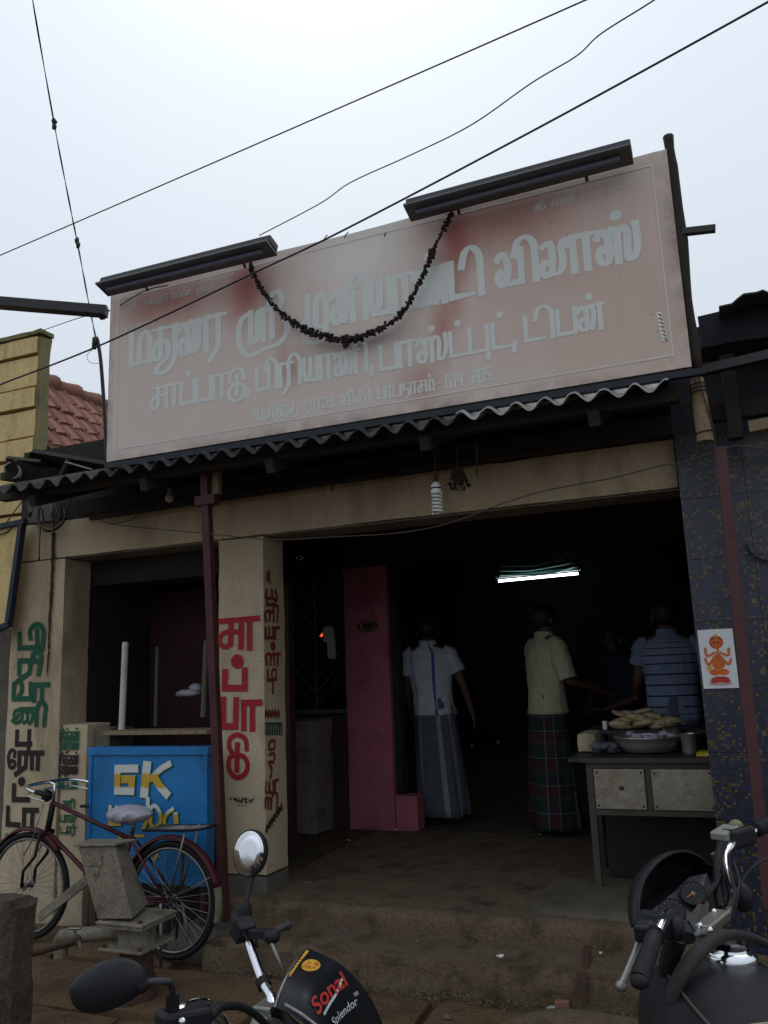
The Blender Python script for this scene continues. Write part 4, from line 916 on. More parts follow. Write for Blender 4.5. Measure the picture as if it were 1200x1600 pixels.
MB().lathe([(.010, .03), (.013, .02), (.013, 0), (.02, -.012), (.028, -.03), (.026, -.046), (.014, -.058), (.003, -.06)], at(265, 770, Y=4.1), 14).build('bulb', plain('dusty_bulb', (.34, .34, .33), .25), SB, smooth=True)
MB().tube([at(265, 740, Y=4.1), at(265, 766, Y=4.1)], .004, 6).build('cord', M['wire'], SB)
CB = thing('clear_bulb', 'clear glass bulb hanging inside the wide opening by the pillar', 'light bulb', at(468, 872, Y=5.0))
gl = N('clear_glass'); gl.b.inputs['Transmission Weight'].default_value = 1; gl.b.inputs['IOR'].default_value = 1.45; glass = gl.fin((.9, .9, .9), .03)
MB().lathe([(.012, .02), (.014, 0), (.028, -.02), (.034, -.045), (.028, -.068), (.008, -.08)], at(468, 858, Y=5.0), 14).build('bulb', glass, CB, smooth=True)
MB().lathe([(.013, .05), (.015, .02)], at(468, 858, Y=5.0), 12).build('holder', M['black_plastic'], CB)
MB().tube([at(468, 825, Y=5.0), at(468, 850, Y=5.0)], .003, 6).build('cord', M['wire'], CB)
hk = MB(); hk.tube([at(521, 738, Y=4.2), at(521, 752, Y=4.2), at(519, 767, Y=4.2)], [.004, .006, .007], 6); single('hanging_hook', hk, M['wire'], 'short dark hook hanging under the canopy left of the spiral bulb', 'hook')
ch = MB()
for k in range(16): ch.blob(at(744+.15*(k % 2)*8, 672+k*4.6, Y=3.85), (.004, .004, .009), 6)
ch.tube([at(745, 660, Y=3.85), at(746, 740, Y=3.85)], .0015, 4)
single('hanging_chain', ch, M['black_metal'], 'thin dark chain hanging at the canopy edge right of the dried flowers', 'chain')

# interior lamps ----------------------------------------------------------------
TL = thing('tube_light', 'lit white fluorescent tube on the far ceiling of the dark hall', 'tube light', at(840, 900, Y=11.5))
a, b = at(779, 908, Y=11.5), at(903, 896, Y=11.5)
MB().tube([a, b], .017, 8).build('tube', M['tube_on'], TL, smooth=True)
MB().beam(a+Vector((-.04, 0, .06)), b+Vector((.04, 0, .06)), .05, .04).build('housing', M['white_paint'], TL)
SR = thing('tube_reflections', 'added pale green streamers strung just above the lit tube', 'strips', at(840, 885, Y=11.4))  # ceiling reflections of the tube, shaped as added solid strips
grn = plain('reflection_green', (.40, .85, .72), .35)
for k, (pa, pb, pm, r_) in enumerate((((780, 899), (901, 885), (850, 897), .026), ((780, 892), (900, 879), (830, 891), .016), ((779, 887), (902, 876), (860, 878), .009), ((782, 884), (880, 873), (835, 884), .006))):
    MB().tube(catmull([at(*pa, Y=11.42), at(*pm, Y=11.42), at(*pb, Y=11.42)], 6), r_, 8, flat=.4).build('reflection_strip', grn, SR, smooth=True)
for k, (x, y) in enumerate(((447, 988), (453, 988), (502, 992))):
    o = MB().blob(at(x, y, Y=8.0), (.012 if k < 2 else .022, .01, .022), 8); single('indicator_lamp', o, M['red_on'], ['left one of the pair of tiny red lamps behind the window', 'right one of the pair of tiny red lamps behind the window', 'larger red lamp beside the hanging white cloth'][k], 'lamp')
for k, (x, y) in enumerate(((738, 1166), (778, 1160))):
    o = MB().blob(at(x, y, Y=9.0), .022, 8); single('small_cup', o, M['bulb_white'], ['small white cup in the dark hall right of the grey lungi', 'second white cup further right in the dark hall'][k], 'cup')

# things on the pink wall and in the porch
HT = MB()
hx = [(-.055, 0), (-.06, -.10), (-.02, -.11), (-.015, -.24), (.05, -.25), (.04, -.02), (.02, .02), (-.03, .02)]
base = at(517, 992, Y=6.25)
HT.loft([[base+Vector((x*s_, y, z+.05)) for x, z in hx] for y, s_ in ((0, .9), (-.02, 1), (-.04, .95))], cap=True)
single('hanging_cloth', HT, M['cloth_white'], 'off-white cloth hanging on the window grille beside the pink wall', 'cloth', smooth=40)
OV = thing('wall_plaque', 'dark oval plaque hung on a string on the pink wall', 'plaque', at(575, 990, Y=6.34))
MB().lathe([(.085, 0), (.085, .015), (.07, .022)], at(575, 978, Y=6.345), 20, Matrix.Rotation(pi/2, 4, 'X'), 1.05, .55).build('plate', M['black_wood'], OV, smooth=40)
op = MB()
for k in range(12): a = k*pi/6; op.blob(at(575, 978, Y=6.32)+Vector((.065*cos(a), 0, .035*sin(a))), .012, 6, .2)
op.build('rim', M['wood'], OV)
MB().tube([at(566, 970, Y=6.33), at(577, 935, Y=6.34), at(586, 970, Y=6.33)], .003, 5).build('string', M['wire_brown'], OV)

# ================================================================== LEFT BAY: counter, posts, bag
CB2 = thing('blue_counter', 'bright blue painted steel counter with white and yellow GK lettering', 'counter', (-3.45, 4.2, .16))
x0, x1, z0, z1, yf = -3.79, -2.94, .50, 1.155, 4.17
tl_, tr_, br_, bl_ = at(140, 1168, Y=yf), at(326, 1168, Y=yf), at(330, 1366, Y=yf), at(137, 1345, Y=yf)
x0 = tl_.x; x1 = tr_.x-.01; z1 = tl_.z; z0 = .49
MB().box(x0+.008, x1-.008, yf+.005, yf+.085, z0, z1-.005).build('body', M['blue_box'], CB2)
MB().box(x0-.008, x1+.012, yf-.01, yf+.09, z1-.045, z1).build('top_rim', M['blue_box'], CB2, bevel=.003)
for xx in (x0, x1-.022): MB().box(xx, xx+.024, yf-.004, yf+.02, z0-.01, z1-.046).build('edge_strip', M['blue_box'], CB2)
MB().box(x0+.025, x1-.023, yf-.003, yf+.02, z0-.012, z0+.02).build('edge_strip', M['blue_box'], CB2)
for xx in (x0+.03, x1-.06):
    for yy in (yf+.02,): MB().box(xx, xx+.03, yy, yy+.03, .12, z0).build('leg', M['rust'], CB2)
MB().box(x0-.05, x0+.01, yf-.015, yf+.01, z1-.35, z1-.335).build('hinge', M['black_metal'], CB2)
zE = (130, 1150, 5.7143); fB = atY(yf+.002)
def gkset(dx, dy): 
    o = lambda L: [(a+dx, b+dy) for a, b in L]
    return [('p', o([(470, 290), (310, 292), (306, 488), (432, 490), (438, 385), (368, 385)]), 56), ('p', o([(572, 265), (548, 510)]), 72), ('p', o([(610, 378), (700, 290), (770, 250)]), 44), ('p', o([(640, 370), (690, 450), (748, 515)]), 62),
     ('s', o([(245, 632), (238, 700), (245, 780)]), 26), ('s', o([(300, 634), (330, 680), (320, 760)]), 26), ('p', o([(240, 785), (330, 785)]), 24), ('s', o([(580, 565), (580, 600), (582, 630)]), 34),
     ('s', o([(540, 825), (580, 730), (610, 640), (650, 625), (690, 690), (690, 770), (645, 820), (605, 780), (610, 700)]), 30), ('s', o([(800, 652), (755, 690), (728, 740), (738, 800), (790, 822), (870, 825)]), 28), ('s', o([(828, 700), (835, 760)]), 40)]
mb = MB(); trace(mb, gkset(10, 10), zE, fB, 30, .0012); mb.build('letter_outline', M['green_letter'], CB2)
mb = MB(); trace(mb, gkset(0, 0), zE, fB, 30, .0035); mb.build('lettering', M['gk'], CB2)
mb = MB(); trace(mb, [('p', [(330, 870), (330, 915)], 30), ('p', [(470, 890), (540, 890)], 20), ('s', [(640, 1100), (665, 1060)], 26)], zE, fB, 30, .0035); mb.build('lettering', M['gk'], CB2)
# board and white posts over the counter
BD = MB(); a, b = at(164, 1143, Y=4.45), at(330, 1128, Y=4.45)
BD.box(a.x, b.x, 4.40, 4.62, a.z-.02, a.z+.004); single('counter_board', BD, M['wood'], 'narrow weathered board laid over the counter top behind the blue front', 'board')
def wpost(name, px, py0, py1, Y, r_, label, m='white_paint'):
    a, b = at(px[0], py0, Y=Y), at(px[1], py1, Y=Y); mb = MB(); mb.tube([b, b+(a-b)*.02, a-(a-b)*.02, a], [r_*1.1, r_, r_, r_*.8], 12)
    return single(name, mb, M[m], label, 'post', smooth=40)
wpost('white_post', (196, 190), 1003, 1140, 4.52, .021, 'short round white post standing on the counter board')
wpost('white_post', (246, 243), 1010, 1135, 5.0, .014, 'thin dark pole in the middle of the maroon bay', 'grey_cement')
wpost('white_post', (323, 318), 1000, 1120, 4.75, .02, 'dull pole at the right side of the maroon bay beside the steel post', 'grey_cement')
PB = MB(); c = at(295, 1083, Y=4.9)
PB.blob(c, (.10, .05, .028), 10, .14); PB.blob(c+Vector((.06, 0, .03)), (.05, .04, .035), 9, .15); PB.blob(c+Vector((-.06, 0, -.005)), (.05, .03, .02), 9, .15)
single('plastic_bag', PB, M['plastic_bag'], 'crumpled whitish plastic bag hanging inside the left bay', 'bag', smooth=True)

# ================================================================== PEOPLE
def ring(cx, cy, z, rx, ry, n=28, f=None, rz=0):
    o = []
    for k in range(n):
        t = 2*pi*k/n; q = 1+(f(t) if f else 0); a, b = rx*cos(t)*q, ry*sin(t)*q
        o.append(Vector((cx+a*cos(rz)-b*sin(rz), cy+a*sin(rz)+b*cos(rz), z)))
    return o
def person(label, loc, face, H, armL, armR, shirt, lungi, sleeve=.62, hem=.80, lean=(0, 0), flare=(0, 0), tee=False, bottom=.07, belly=1.0, hair_m='hair', seedv=1):
    """figure facing local +Y; arm = (elbow, wrist) in local metres for a 1.65 m body"""
    rt = thing('person', label, 'person', loc, face); s_ = H/1.65
    bm_v = []; bm_e = []; rad = []
    def v(x, y, z, r, par=None, r2=None):
        bm_v.append((x*s_, y*s_, z*s_)); rad.append((r*s_, (r2 or r)*s_))
        if par is not None: bm_e.append((par, len(bm_v)-1))
        return len(bm_v)-1
    lx, ly = lean
    pel = v(0, 0, .92, .12, None, .10); wst = v(lx*.3, ly*.3, 1.06, .115, pel, .095); chs = v(lx*.7, ly*.7, 1.24, .135, wst, .10)
    nb = v(lx, ly, 1.395, .075, chs); nk = v(lx, ly+.01, 1.445, .052, nb); hd = v(lx, ly+.02, 1.50, .066, nk); hd2 = v(lx, ly+.02, 1.57, .078, hd, .09); v(lx, ly+.01, 1.625, .052, hd2)
    v(lx, ly+.112, 1.535, .012, hd2)
    hands = []
    for sg_, (el, wr) in ((-1, armL), (1, armR)):
        sh_ = v(lx+sg_*.165, ly, 1.355, .052, nb); e = v(*el, .040, sh_); w = v(*wr, .026, e)
        d = (Vector(wr)-Vector(el)).normalized(); pl = Vector(wr)+d*.05
        side = Vector((0, 0, 1)).cross(d); side = side.normalized() if side.length > .2 else Vector((0, 1, 0))
        if abs(d.z) > .7: side = Vector((0, 1, 0))
        pm = v(*pl, .030, w, .016); nrm = d.cross(side).normalized()
        for k, off in enumerate((-.027, -.009, .009, .027)):
            L = (.062, .075, .07, .055)[k]; a = pl+side*off+d*.022; b = a+d*L*.5+nrm*.008*-sg_; c_ = b+d*L*.42+nrm*.022*-sg_
            f1 = v(*a, .010, pm); f2 = v(*b, .0085, f1); v(*c_, .007, f2)
        a = pl+side*.026-d*.02; b = a+side*.03+d*.02; t1 = v(*a, .011, pm); t2 = v(*b, .0095, t1); v(*(b+d*.03), .008, t2)
    for sg_ in (-1, 1):
        h = v(sg_*.09, 0, .84, .085, pel); k_ = v(sg_*.10+flare[0]*.5, .02, .47, .056, h); an = v(sg_*.105+flare[0], -.03, .075, .036, k_); hl = v(sg_*.105+flare[0], -.055, .035, .032, an); v(sg_*.12+flare[0], .10, .026, .036, an, .022)
    me = bpy.data.meshes.new('tmp'); me.from_pydata(bm_v, bm_e, []); o = bpy.data.objects.new('tmp', me); COL.objects.link(o)
    sk = o.modifiers.new('k', 'SKIN'); sub = o.modifiers.new('u', 'SUBSURF'); sub.levels = 1; sub.render_levels = 1
    for i, sv in enumerate(me.skin_vertices[0].data): sv.radius = rad[i]; sv.use_root = (i == 0)
    dg = bpy.context.evaluated_depsgraph_get(); me2 = bpy.data.meshes.new_from_object(o.evaluated_get(dg)); me2.name = 'body'
    bpy.data.objects.remove(o); me2.materials.clear(); me2.materials.append(M['skin'])
    for p in me2.polygons: p.use_smooth = True
    b = bpy.data.objects.new('body', me2); COL.objects.link(b); b.parent = rt
    # hair and ears
    hb = MB(); c = Vector((lx, ly+.012, 1.572))*s_; hb.v = []
    hb.blob(c+Vector((0, -.008, .008)), (.090*s_, .105*s_, .098*s_), 14, .02); hb.build('hair', M[hair_m], rt, smooth=True, local=True)
    for sg_ in (-1, 1): MB().blob(Vector((lx+sg_*.090, ly+.02, 1.545))*s_, (.012, .02, .03), 8).build('ear', M['skin'], rt, smooth=True, local=True)
    # shirt: torso loft, sleeves, collar
    rnd = random.Random(seedv); ph = [rnd.uniform(0, 6) for _ in range(6)]
    sb = MB(); R = []
    prof = [(hem, .178, .135), (hem+.02, .180, .137), (.92, .172*belly, .13), (1.02, .165*belly, .125), (1.12, .172*belly, .125), (1.22, .19, .125), (1.30, .205, .118), (1.36, .20, .10), (1.395, .145, .085), (1.42, .085, .07), (1.45, .066, .066), (1.462, .062, .064)]
    for z, rx, ry in prof:
        t = (z-hem)/(1.46-hem)
        R.append([p*s_ for p in ring(lx*t, ly*t, z, rx, ry, 32, lambda a: (.030*sin(3*a+ph[0]+z*9)+.022*sin(5*a+ph[1]-z*14)+.012*sin(9*a+z*30))*(1-t)*1.0)])
    sb.loft(R)
    for sg_, (el, wr) in ((-1, armL), (1, armR)):
        A = Vector((lx+sg_*.135, ly, 1.365)); E = Vector(el); Wv = Vector(wr); pts = [A, Vector((lx+sg_*.175, ly, 1.345))]; rs = [.066, .072]
        if sleeve <= 1:
            for t in (.3, .7, 1): q = Vector((lx+sg_*.175, ly, 1.345)).lerp(E, sleeve*t); pts.append(q+Vector((0, 0, .004*sin(t*20)))); rs.append(.070+.004*sin(t*9+ph[2]))
        else:
            for t in (.35, .75, 1): pts.append(Vector((lx+sg_*.175, ly, 1.345)).lerp(E, t)); rs.append(.068-.006*t)
            pts.append(E.lerp(Wv, sleeve-1)); rs.append(.058)
        P2 = catmull(pts, 3); r2 = [rs[min(len(rs)-1, i//3)]*(1+.05*sin(i*2.1+ph[3])) for i in range(len(P2))]
        sb.tube([p*s_ for p in P2], [r*s_ for r in r2], 14)
    sb.build('shirt', M[shirt], rt, smooth=50, local=True, solid=.004)
    cb_ = MB(); cb_.loft([[p*s_ for p in ring(lx, ly, z, r_, r_*.95, 24)] for z, r_ in ((1.425, .080), (1.45, .074), (1.475, .068), (1.455, .078))]); cb_.build('collar', M[shirt], rt, smooth=True, local=True, solid=.003)
    # lungi
    lb = MB(); R = []; n = 14
    for i in range(n+1):
        t = i/n; z = 1.0+(bottom-1.0)*t
        rx = .152+.066*t**.7; ry = .120+.058*t
        def ff(a, t=t): return (.055*sin(4*a+ph[4]+t)+.045*sin(7*a+ph[5]-t*2)+.03*sin(12*a+t*3+ph[1]))*(t*.9+.12)
        R.append([p*s_ for p in ring(flare[0]*t, flare[1]*t, z+.012*sin(ph[0])*t, rx, ry, 48, ff)])
    lb.loft(R); lb.build('lungi', M[lungi], rt, smooth=True, local=True, solid=.004)
    return rt
fz = .40
person('man in white short-sleeved shirt and grey striped lungi standing with his back turned', (-2.345, 6.75, fz), radians(8), 1.65,
       ((-.235, .0, 1.10), (-.22, .12, .86)), ((.255, -.02, 1.11), (.31, .05, .86)), 'shirt_white', 'lungi_grey', .66, .855, (-.03, 0), (.05, 0), seedv=2)
person('man in cream shirt and dark plaid lungi reaching toward the food table', (-1.33, 6.42, fz), radians(-48), 1.66,
       ((-.20, .10, 1.10), (-.12, .34, 1.08)), ((.245, .05, 1.10), (.16, .36, 1.02)), 'shirt_cream', 'lungi_plaid', .98, .86, (0, .02), (.0, 0), seedv=5, bottom=.06)
person('man in blue striped polo shirt working behind the cooking counter', (-.40, 6.2, fz-.02), radians(4), 1.64,
       ((-.235, .08, 1.10), (-.24, .32, 1.0)), ((.235, .06, 1.10), (.20, .32, 1.0)), 'shirt_blue', 'lungi_grey', .5, .84, (0, .02), (0, 0), belly=1.04, seedv=8)
person('dim figure in a dark shirt bending forward deep behind the counter', (-.84, 7.2, fz-.12), radians(150), 1.62,
       ((-.22, .14, 1.08), (-.10, .34, 1.02)), ((.22, .14, 1.08), (.10, .34, 1.02)), 'shirt_dark', 'lungi_grey', .6, .84, (0, .10), (0, 0), seedv=11)

# ================================================================== COOKING COUNTER
KT = thing('cooking_counter', 'soot-dark steel cooking counter with two bare metal front plates', 'counter', (-.48, 4.86, .4))
YT = 4.86; tb = M['black_metal']
oldiron = worn('greasy_iron', (.075, .06, .045), (.03, .022, .016), .6, 10, .6, .3, 80)
xl, xr = -.815, -.12; zt_ = 1.10
def leg(x, y): 
    mb = MB(); mb.box(x, x+.035, y, y+.035, .405, zt_-.05); mb.build('leg', oldiron, KT); MB().box(x-.012, x+.047, y-.012, y+.047, .40, .412).build('foot_plate', oldiron, KT)
for x in (xl, xr-.035):
    for y in (YT, YT+.62): leg(x, y)
MB().box(xl-.09, xr+.02, YT-.03, YT+.66, zt_-.018, zt_+.002).build('top_plate', tb, KT)
MB().box(xl, xr, YT+.001, YT+.03, zt_-.055, zt_-.019).build('rail', oldiron, KT)
MB().box(xl+.036, xr-.036, YT+.002, YT+.03, .80, .83).build('rail', oldiron, KT)
MB().box(-.502, -.474, YT+.001, YT+.03, .831, zt_-.056).build('upright', oldiron, KT)
pm_ = worn('stained_steel_sheet', (.40, .36, .28), (.16, .10, .05), .7, 7, .38, .08, 60, metal=.75, spec=.5, rv=.12)
for i, (a, b) in enumerate(((-.775, -.506), (-.470, -.158))):
    pl = MB(); pl.box(a, b, YT-.008, YT, .833, zt_-.058); p_ = pl.build('front_plate', pm_, KT, bevel=.002)
    for px_ in (a+.016, b-.016):
        for pz in (.85, zt_-.076): MB().lathe([(.006, 0), (.006, .004), (.003, .006)], (px_, YT-.008, pz), 8, Matrix.Rotation(pi/2, 4, 'X')).build('bolt', tb, p_)
    if i == 0: MB().lathe([(.012, 0), (.013, .008), (.006, .012)], ((a+b)/2+.01, YT-.008, .945), 12, Matrix.Rotation(pi/2, 4, 'X')).build('knob', tb, p_, smooth=40)
for z in (.70,): MB().box(xl+.04, xr-.04, YT+.3, YT+.31, .42, .80).build('back_sheet', M['dark_wall'], KT)
MB().box(xl-.02, xr+.02, YT-.031, YT-.029, zt_-.02, zt_+.004).build('top_lip', oldiron, KT)
# side masonry block, rear shelf with breads
SBk = rough_box(-.90, -.79, 5.12, 5.4, 1.104, 1.215, .04, .003, 4, 60, .006); single('cream_box', SBk, M['cream'], 'small cream box standing on the left rear corner of the cooking counter', 'box')
RT = thing('griddle_table', 'black iron griddle table behind the front counter', 'table', (-.5, 5.6, .4))
MB().box(-.90, .0, 5.42, 5.90, 1.185, 1.205).build('griddle', tb, RT)
for x in (-.88, -.05):
    for y in (5.45, 5.85): MB().box(x, x+.04, y, y+.04, .4, 1.184).build('leg', tb, RT)
PNp = thing('steel_basin', 'wide shiny steel basin resting on the cooking counter', 'basin', (-.50, 5.16, 1.102))
c = (-.50, 5.16, 1.103)
MB().lathe([(.10, 0), (.150, .012), (.175, .05), (.183, .085), (.192, .088), (.192, .093), (.180, .090), (.170, .05), (.146, .016), (.02, .012)], c, 32).build('bowl', M['steel'], PNp, smooth=60)
bg_ = MB()
for k in range(9): bg_.blob((-.60+.03*k+random.uniform(-.01, .01), 5.12, 1.19+random.uniform(-.005, .02)), (.028, .03, .018), 7, .3)
single('plastic_wrapping', bg_, M['plastic_bag'], 'crumpled clear plastic lying on the rim of the steel basin', 'plastic', smooth=True)
TU = thing('steel_tumbler', 'tall plain steel tumbler at the right end of the counter', 'tumbler', (-.272, 5.10, 1.102))
MB().lathe([(.036, 0), (.040, .01), (.046, .105), (.050, .108), (.044, .106), (.036, .02)], (-.272, 5.10, 1.103), 24).build('cup', M['steel'], TU, smooth=60)
T2 = thing('dark_pot', 'dark tall pot between the basin and the tumbler', 'pot', (-.36, 5.3, 1.102))
MB().lathe([(.06, 0), (.064, .01), (.064, .12), (.068, .124), (.055, .12)], (-.36, 5.30, 1.103), 24).build('pot', M['dull_chrome'], T2, smooth=60)
YC = MB(); YC.add([Vector(p) for p in ((-.235, 4.92, 1.104), (-.115, 4.92, 1.104), (-.115, 5.02, 1.112), (-.235, 5.0, 1.112), (-.23, 4.92, 1.122), (-.115, 4.925, 1.134), (-.115, 5.02, 1.134), (-.225, 5.0, 1.126))], [(0, 3, 2, 1), (4, 5, 6, 7), (0, 1, 5, 4), (1, 2, 6, 5), (2, 3, 7, 6), (3, 0, 4, 7)])
single('yellow_packet', YC, plain('yellow_plastic', (.55, .42, .02), .4), 'small bright yellow packet on the counter beside the mosaic wall', 'packet')
RG = MB()
for k in range(12): RG.blob((-.74+random.uniform(-.055, .055), 5.05+random.uniform(-.04, .04), 1.125+random.uniform(0, .035)), (.035, .03, .018), 8, .35)
single('crumpled_rag', RG, worn('dark_checked_rag', (.10, .105, .12), (.35, .35, .36), .6, 30, .9, .4, 60), 'crumpled dark checked rag at the left end of the counter', 'rag', smooth=60)
BRd = thing('bread_pile', 'heap of folded pale flatbreads on the black griddle', 'bread', (-.60, 5.6, 1.205))
for k in range(13):
    mb = MB(); x = -.70+.025*k+random.uniform(-.02, .02); z = 1.215+.013*(k % 5)+random.uniform(0, .006); a = random.uniform(-.3, .3)
    Mx = Matrix.Rotation(random.uniform(-.25, .25), 4, 'Y') @ Matrix.Rotation(a, 4, 'Z')
    mb.blob((x, 5.56+random.uniform(-.05, .05), z+.012), (.072, .06, .024), 12, .16, Mx); mb.build('flatbread', M['dough'], BRd, smooth=60)
for k in range(3):
    mb = MB(); mb.blob((-.68+.06*k, 5.60, 1.29+.01*k), (.07, .06, .016), 12, .2, Matrix.Rotation(.4-.3*k, 4, 'Y')); mb.build('paper_wrap', plain('browned_paper', (.42, .33, .26), .8), BRd, smooth=50)
gc = MB(); gc.lathe([(.014, 0), (.016, .05), (.014, .052)], (-.785, 5.52, 1.207), 14); single('white_jar', gc, M['bulb_white'], 'tiny white jar standing left of the heap of flatbreads', 'jar', smooth=40)

# ================================================================== SMALL THINGS ON STEPS AND GROUND
def scrap(label, px, py, Z, s_, m='paper', name='paper_scrap'):
    c = at(px, py, Z=Z); mb = MB(); n = 7; top = []
    for k in range(n): a = 2*pi*k/n; r_ = s_*random.uniform(.6, 1.1); top.append(c+Vector((r_*cos(a), r_*.8*sin(a), random.uniform(.004, .018))))
    mb.add(top+[c+Vector((0, 0, .012))]+[t-Vector((0, 0, .003)) for t in top], [(k, (k+1) % n, n) for k in range(n)]+[tuple(range(n+1, 2*n+1))[::-1]]+[(k, n+1+k, n+1+(k+1) % n, (k+1) % n) for k in range(n)])
    return single(name, mb, M[m], label, 'scrap')
scrap('folded white paper scrap in the middle of the second step', 780, 1497, .295, .022)
scrap('crumpled white wrapper lying at the foot of the pink wall', 618, 1297, .40, .035)
scrap('tiny white speck of paper on the hall floor near the pillar block', 546, 1315, .40, .012)
scrap('small white paper bit on the step below the iron peg', 939, 1493, .295, .010)
scrap('tiny white bit on the floor before the plaid lungi', 843, 1306, .40, .010)
bk = MB(); c = at(880, 1572, Z=.16); bk.box(c.x-.035, c.x+.03, c.y-.02, c.y+.03, .13, .185, None)
single('brick_fragment', bk, M['tile'], 'broken red brick bit at the foot of the steps', 'brick', bevel=.006)
for (px, py) in ((862, 1580),): scrap('pale stone chip beside the broken red brick', px, py, .16, .022, 'sheet_light', 'stone_chip')
pg = MB(); a = at(921, 1486, Z=.30); b = at(914, 1565, Y=3.92); pg.tube([b+Vector((0, -.02, 0)), b+Vector((.005, -.012, .08)), a+Vector((0, -.03, .02))], [.016, .015, .017], 8)
single('iron_peg', pg, M['rust'], 'dark iron peg leaning against the second step', 'peg', smooth=40)
# grit, crumbs of cement and small stones
grt = MB(); rg = random.Random(4)
def grit(x, y, z, r_):
    b_ = len(grt.v); vs = [Vector((1, 0, 0)), Vector((-.5, .8, 0)), Vector((-.5, -.8, 0)), Vector((0, 0, .9)), Vector((.2, .1, -.6))]
    Rm = Matrix.Rotation(rg.uniform(0, 6), 3, 'Z') @ Matrix.Rotation(rg.uniform(-.5, .5), 3, 'X')
    grt.v += [Vector((x, y, z))+Rm @ v*r_*rg.uniform(.6, 1.2) for v in vs]; grt.f += [[b_, b_+1, b_+3], [b_+1, b_+2, b_+3], [b_+2, b_, b_+3], [b_+1, b_, b_+4], [b_+2, b_+1, b_+4], [b_, b_+2, b_+4]]
for k in range(1500):
    u = rg.random()
    if u < .35: grit(rg.uniform(-2.6, .6), 3.93-abs(rg.gauss(0, .06)), .155, rg.uniform(.003, .013))
    elif u < .5: grit(rg.uniform(-2.6, -.2), 4.25-abs(rg.gauss(0, .05)), .292, rg.uniform(.002, .008))
    elif u < .85: grit(rg.uniform(-4.5, 1), rg.uniform(2.4, 3.9), .158, rg.uniform(.002, .009))
    else: grit(rg.uniform(-2.6, -.3), rg.uniform(4.3, 6.2), .40, rg.uniform(.002, .006))
o = grt.build('gravel', worn('crumbs', (.16, .12, .075), (.05, .035, .02), .8, 30, .95, .3, 60)); tag(o, 'loose grit and crumbs of cement on the pavement and steps', 'gravel', None, 'stuff')
for k, (px, py, Z) in enumerate(((651, 1470, .295), (706, 1459, .295), (540, 1455, .295), (700, 1590, .16), (480, 1380, .402))):
    c = at(px, py, Z=Z); mb = MB(); mb.blob(c, (.02+.006*(k % 3), .016, .011), 7, .35)
    single('cement_lump', mb, M['grey_cement'], ['small cement lump near the middle of the second step', 'dark lump at the foot of the upper riser', 'cement crumb on the second step near the left motorcycle', 'small stone on the pavement below the steps', 'small lump on the top step near the pillar'][k], 'stone')
# brown worn mound in the foreground
mb = MB(); ct = at(905, 1640, Z=.2)
rings = []
for i in range(7):
    t = i/6; rings.append(ring(-.62, 3.36, .12+.21*sin(t*pi/2), .44*cos(t*pi/2)**.7+.004, .28*cos(t*pi/2)**.8+.004, 28, lambda a, t=t: .06*sin(3*a+1)+.03*sin(7*a)))
mb.loft(rings, cap=True); single('stone_block', mb, M['step'], 'rounded dark brown stone lying before the steps at the bottom edge', 'stone', smooth=60)
# concrete bollard
bl_ = rough_box(-3.12, -2.868, 2.80, 2.965, .02, .728, .03, .012, 6, 77, .018); o = single('concrete_bollard', bl_, worn('raw_concrete_post', (.10, .073, .048), (.03, .02, .013), .8, 8, .95, 1.2, 60, fs=.6), 'rough concrete post at the bottom left corner in front of the bicycle', 'bollard', smooth=50)

# ================================================================== HAND PUMP
YH = 3.35
HP = thing('hand_pump', 'grey-green galvanised hand pump with box-shaped head before the bicycle', 'water pump', at(190, 1600, Y=YH))
def hp(x, y, dy=0): return at(x, y, Y=YH+dy)
ft = [hp(120, 1322), hp(222, 1318), hp(240, 1436), hp(152, 1436)]
dp = Vector((.06, .26, 0))
bk_ = [v+dp for v in ft]; bk_[0] = ft[0]+Vector((.03, .22, 0)); bk_[1] = ft[1]+Vector((.10, .20, 0))
ft = [hp(122, 1324), hp(180, 1322), hp(206, 1436), hp(152, 1436)]
rt_ = [hp(196, 1316, .22), hp(232, 1412, .22)]
lf_ = [hp(140, 1316, .22), hp(165, 1420, .22)]
v_ = ft+[lf_[0], rt_[0], rt_[1], lf_[1]]
MB().add(v_, [(0, 1, 2, 3), (1, 5, 6, 2), (4, 0, 3, 7), (5, 4, 7, 6), (0, 4, 5, 1), (3, 2, 6, 7)]).build('head', M['pump'], HP, bevel=.004)
lid = MB(); t_ = [v+Vector((0, 0, .004)) for v in (ft[0]+Vector((-.012, -.015, 0)), ft[1]+Vector((.012, -.015, 0)), rt_[0]+Vector((.06, .02, 0)), lf_[0]+Vector((-.01, .02, 0)))]
lid.add(t_+[v+Vector((0, 0, .010)) for v in t_], [(0, 3, 2, 1), (4, 5, 6, 7), (0, 1, 5, 4), (1, 2, 6, 5), (2, 3, 7, 6), (3, 0, 4, 7)]).build('lid', M['pump'], HP, bevel=.002)
for dz in (0,): MB().lathe([(.022, 0), (.022, .008), (.012, .010), (.012, .020)], hp(150, 1362), 14, Matrix.Rotation(pi/2, 4, 'X')).build('bolt', M['pump'], HP, smooth=40)
MB().box(hp(134, 1340).x, hp(160, 1340).x, YH-.006, YH+.004, hp(140, 1352).z, hp(140, 1334).z).build('name_plate', M['pump'], HP)
cx_, cy_ = hp(190, 1450).x, YH+.11
def flange(z0, z1, r_): MB().box(cx_-r_, cx_+r_, cy_-r_, cy_+r_, z0, z1, None).build('flange', M['pump'], HP, bevel=.003)
z1_ = hp(190, 1441).z; z2_ = hp(190, 1484).z
flange(z1_-.012, z1_, .135); flange(z2_-.012, z2_, .125); flange(z1_-.028, z1_-.013, .13)
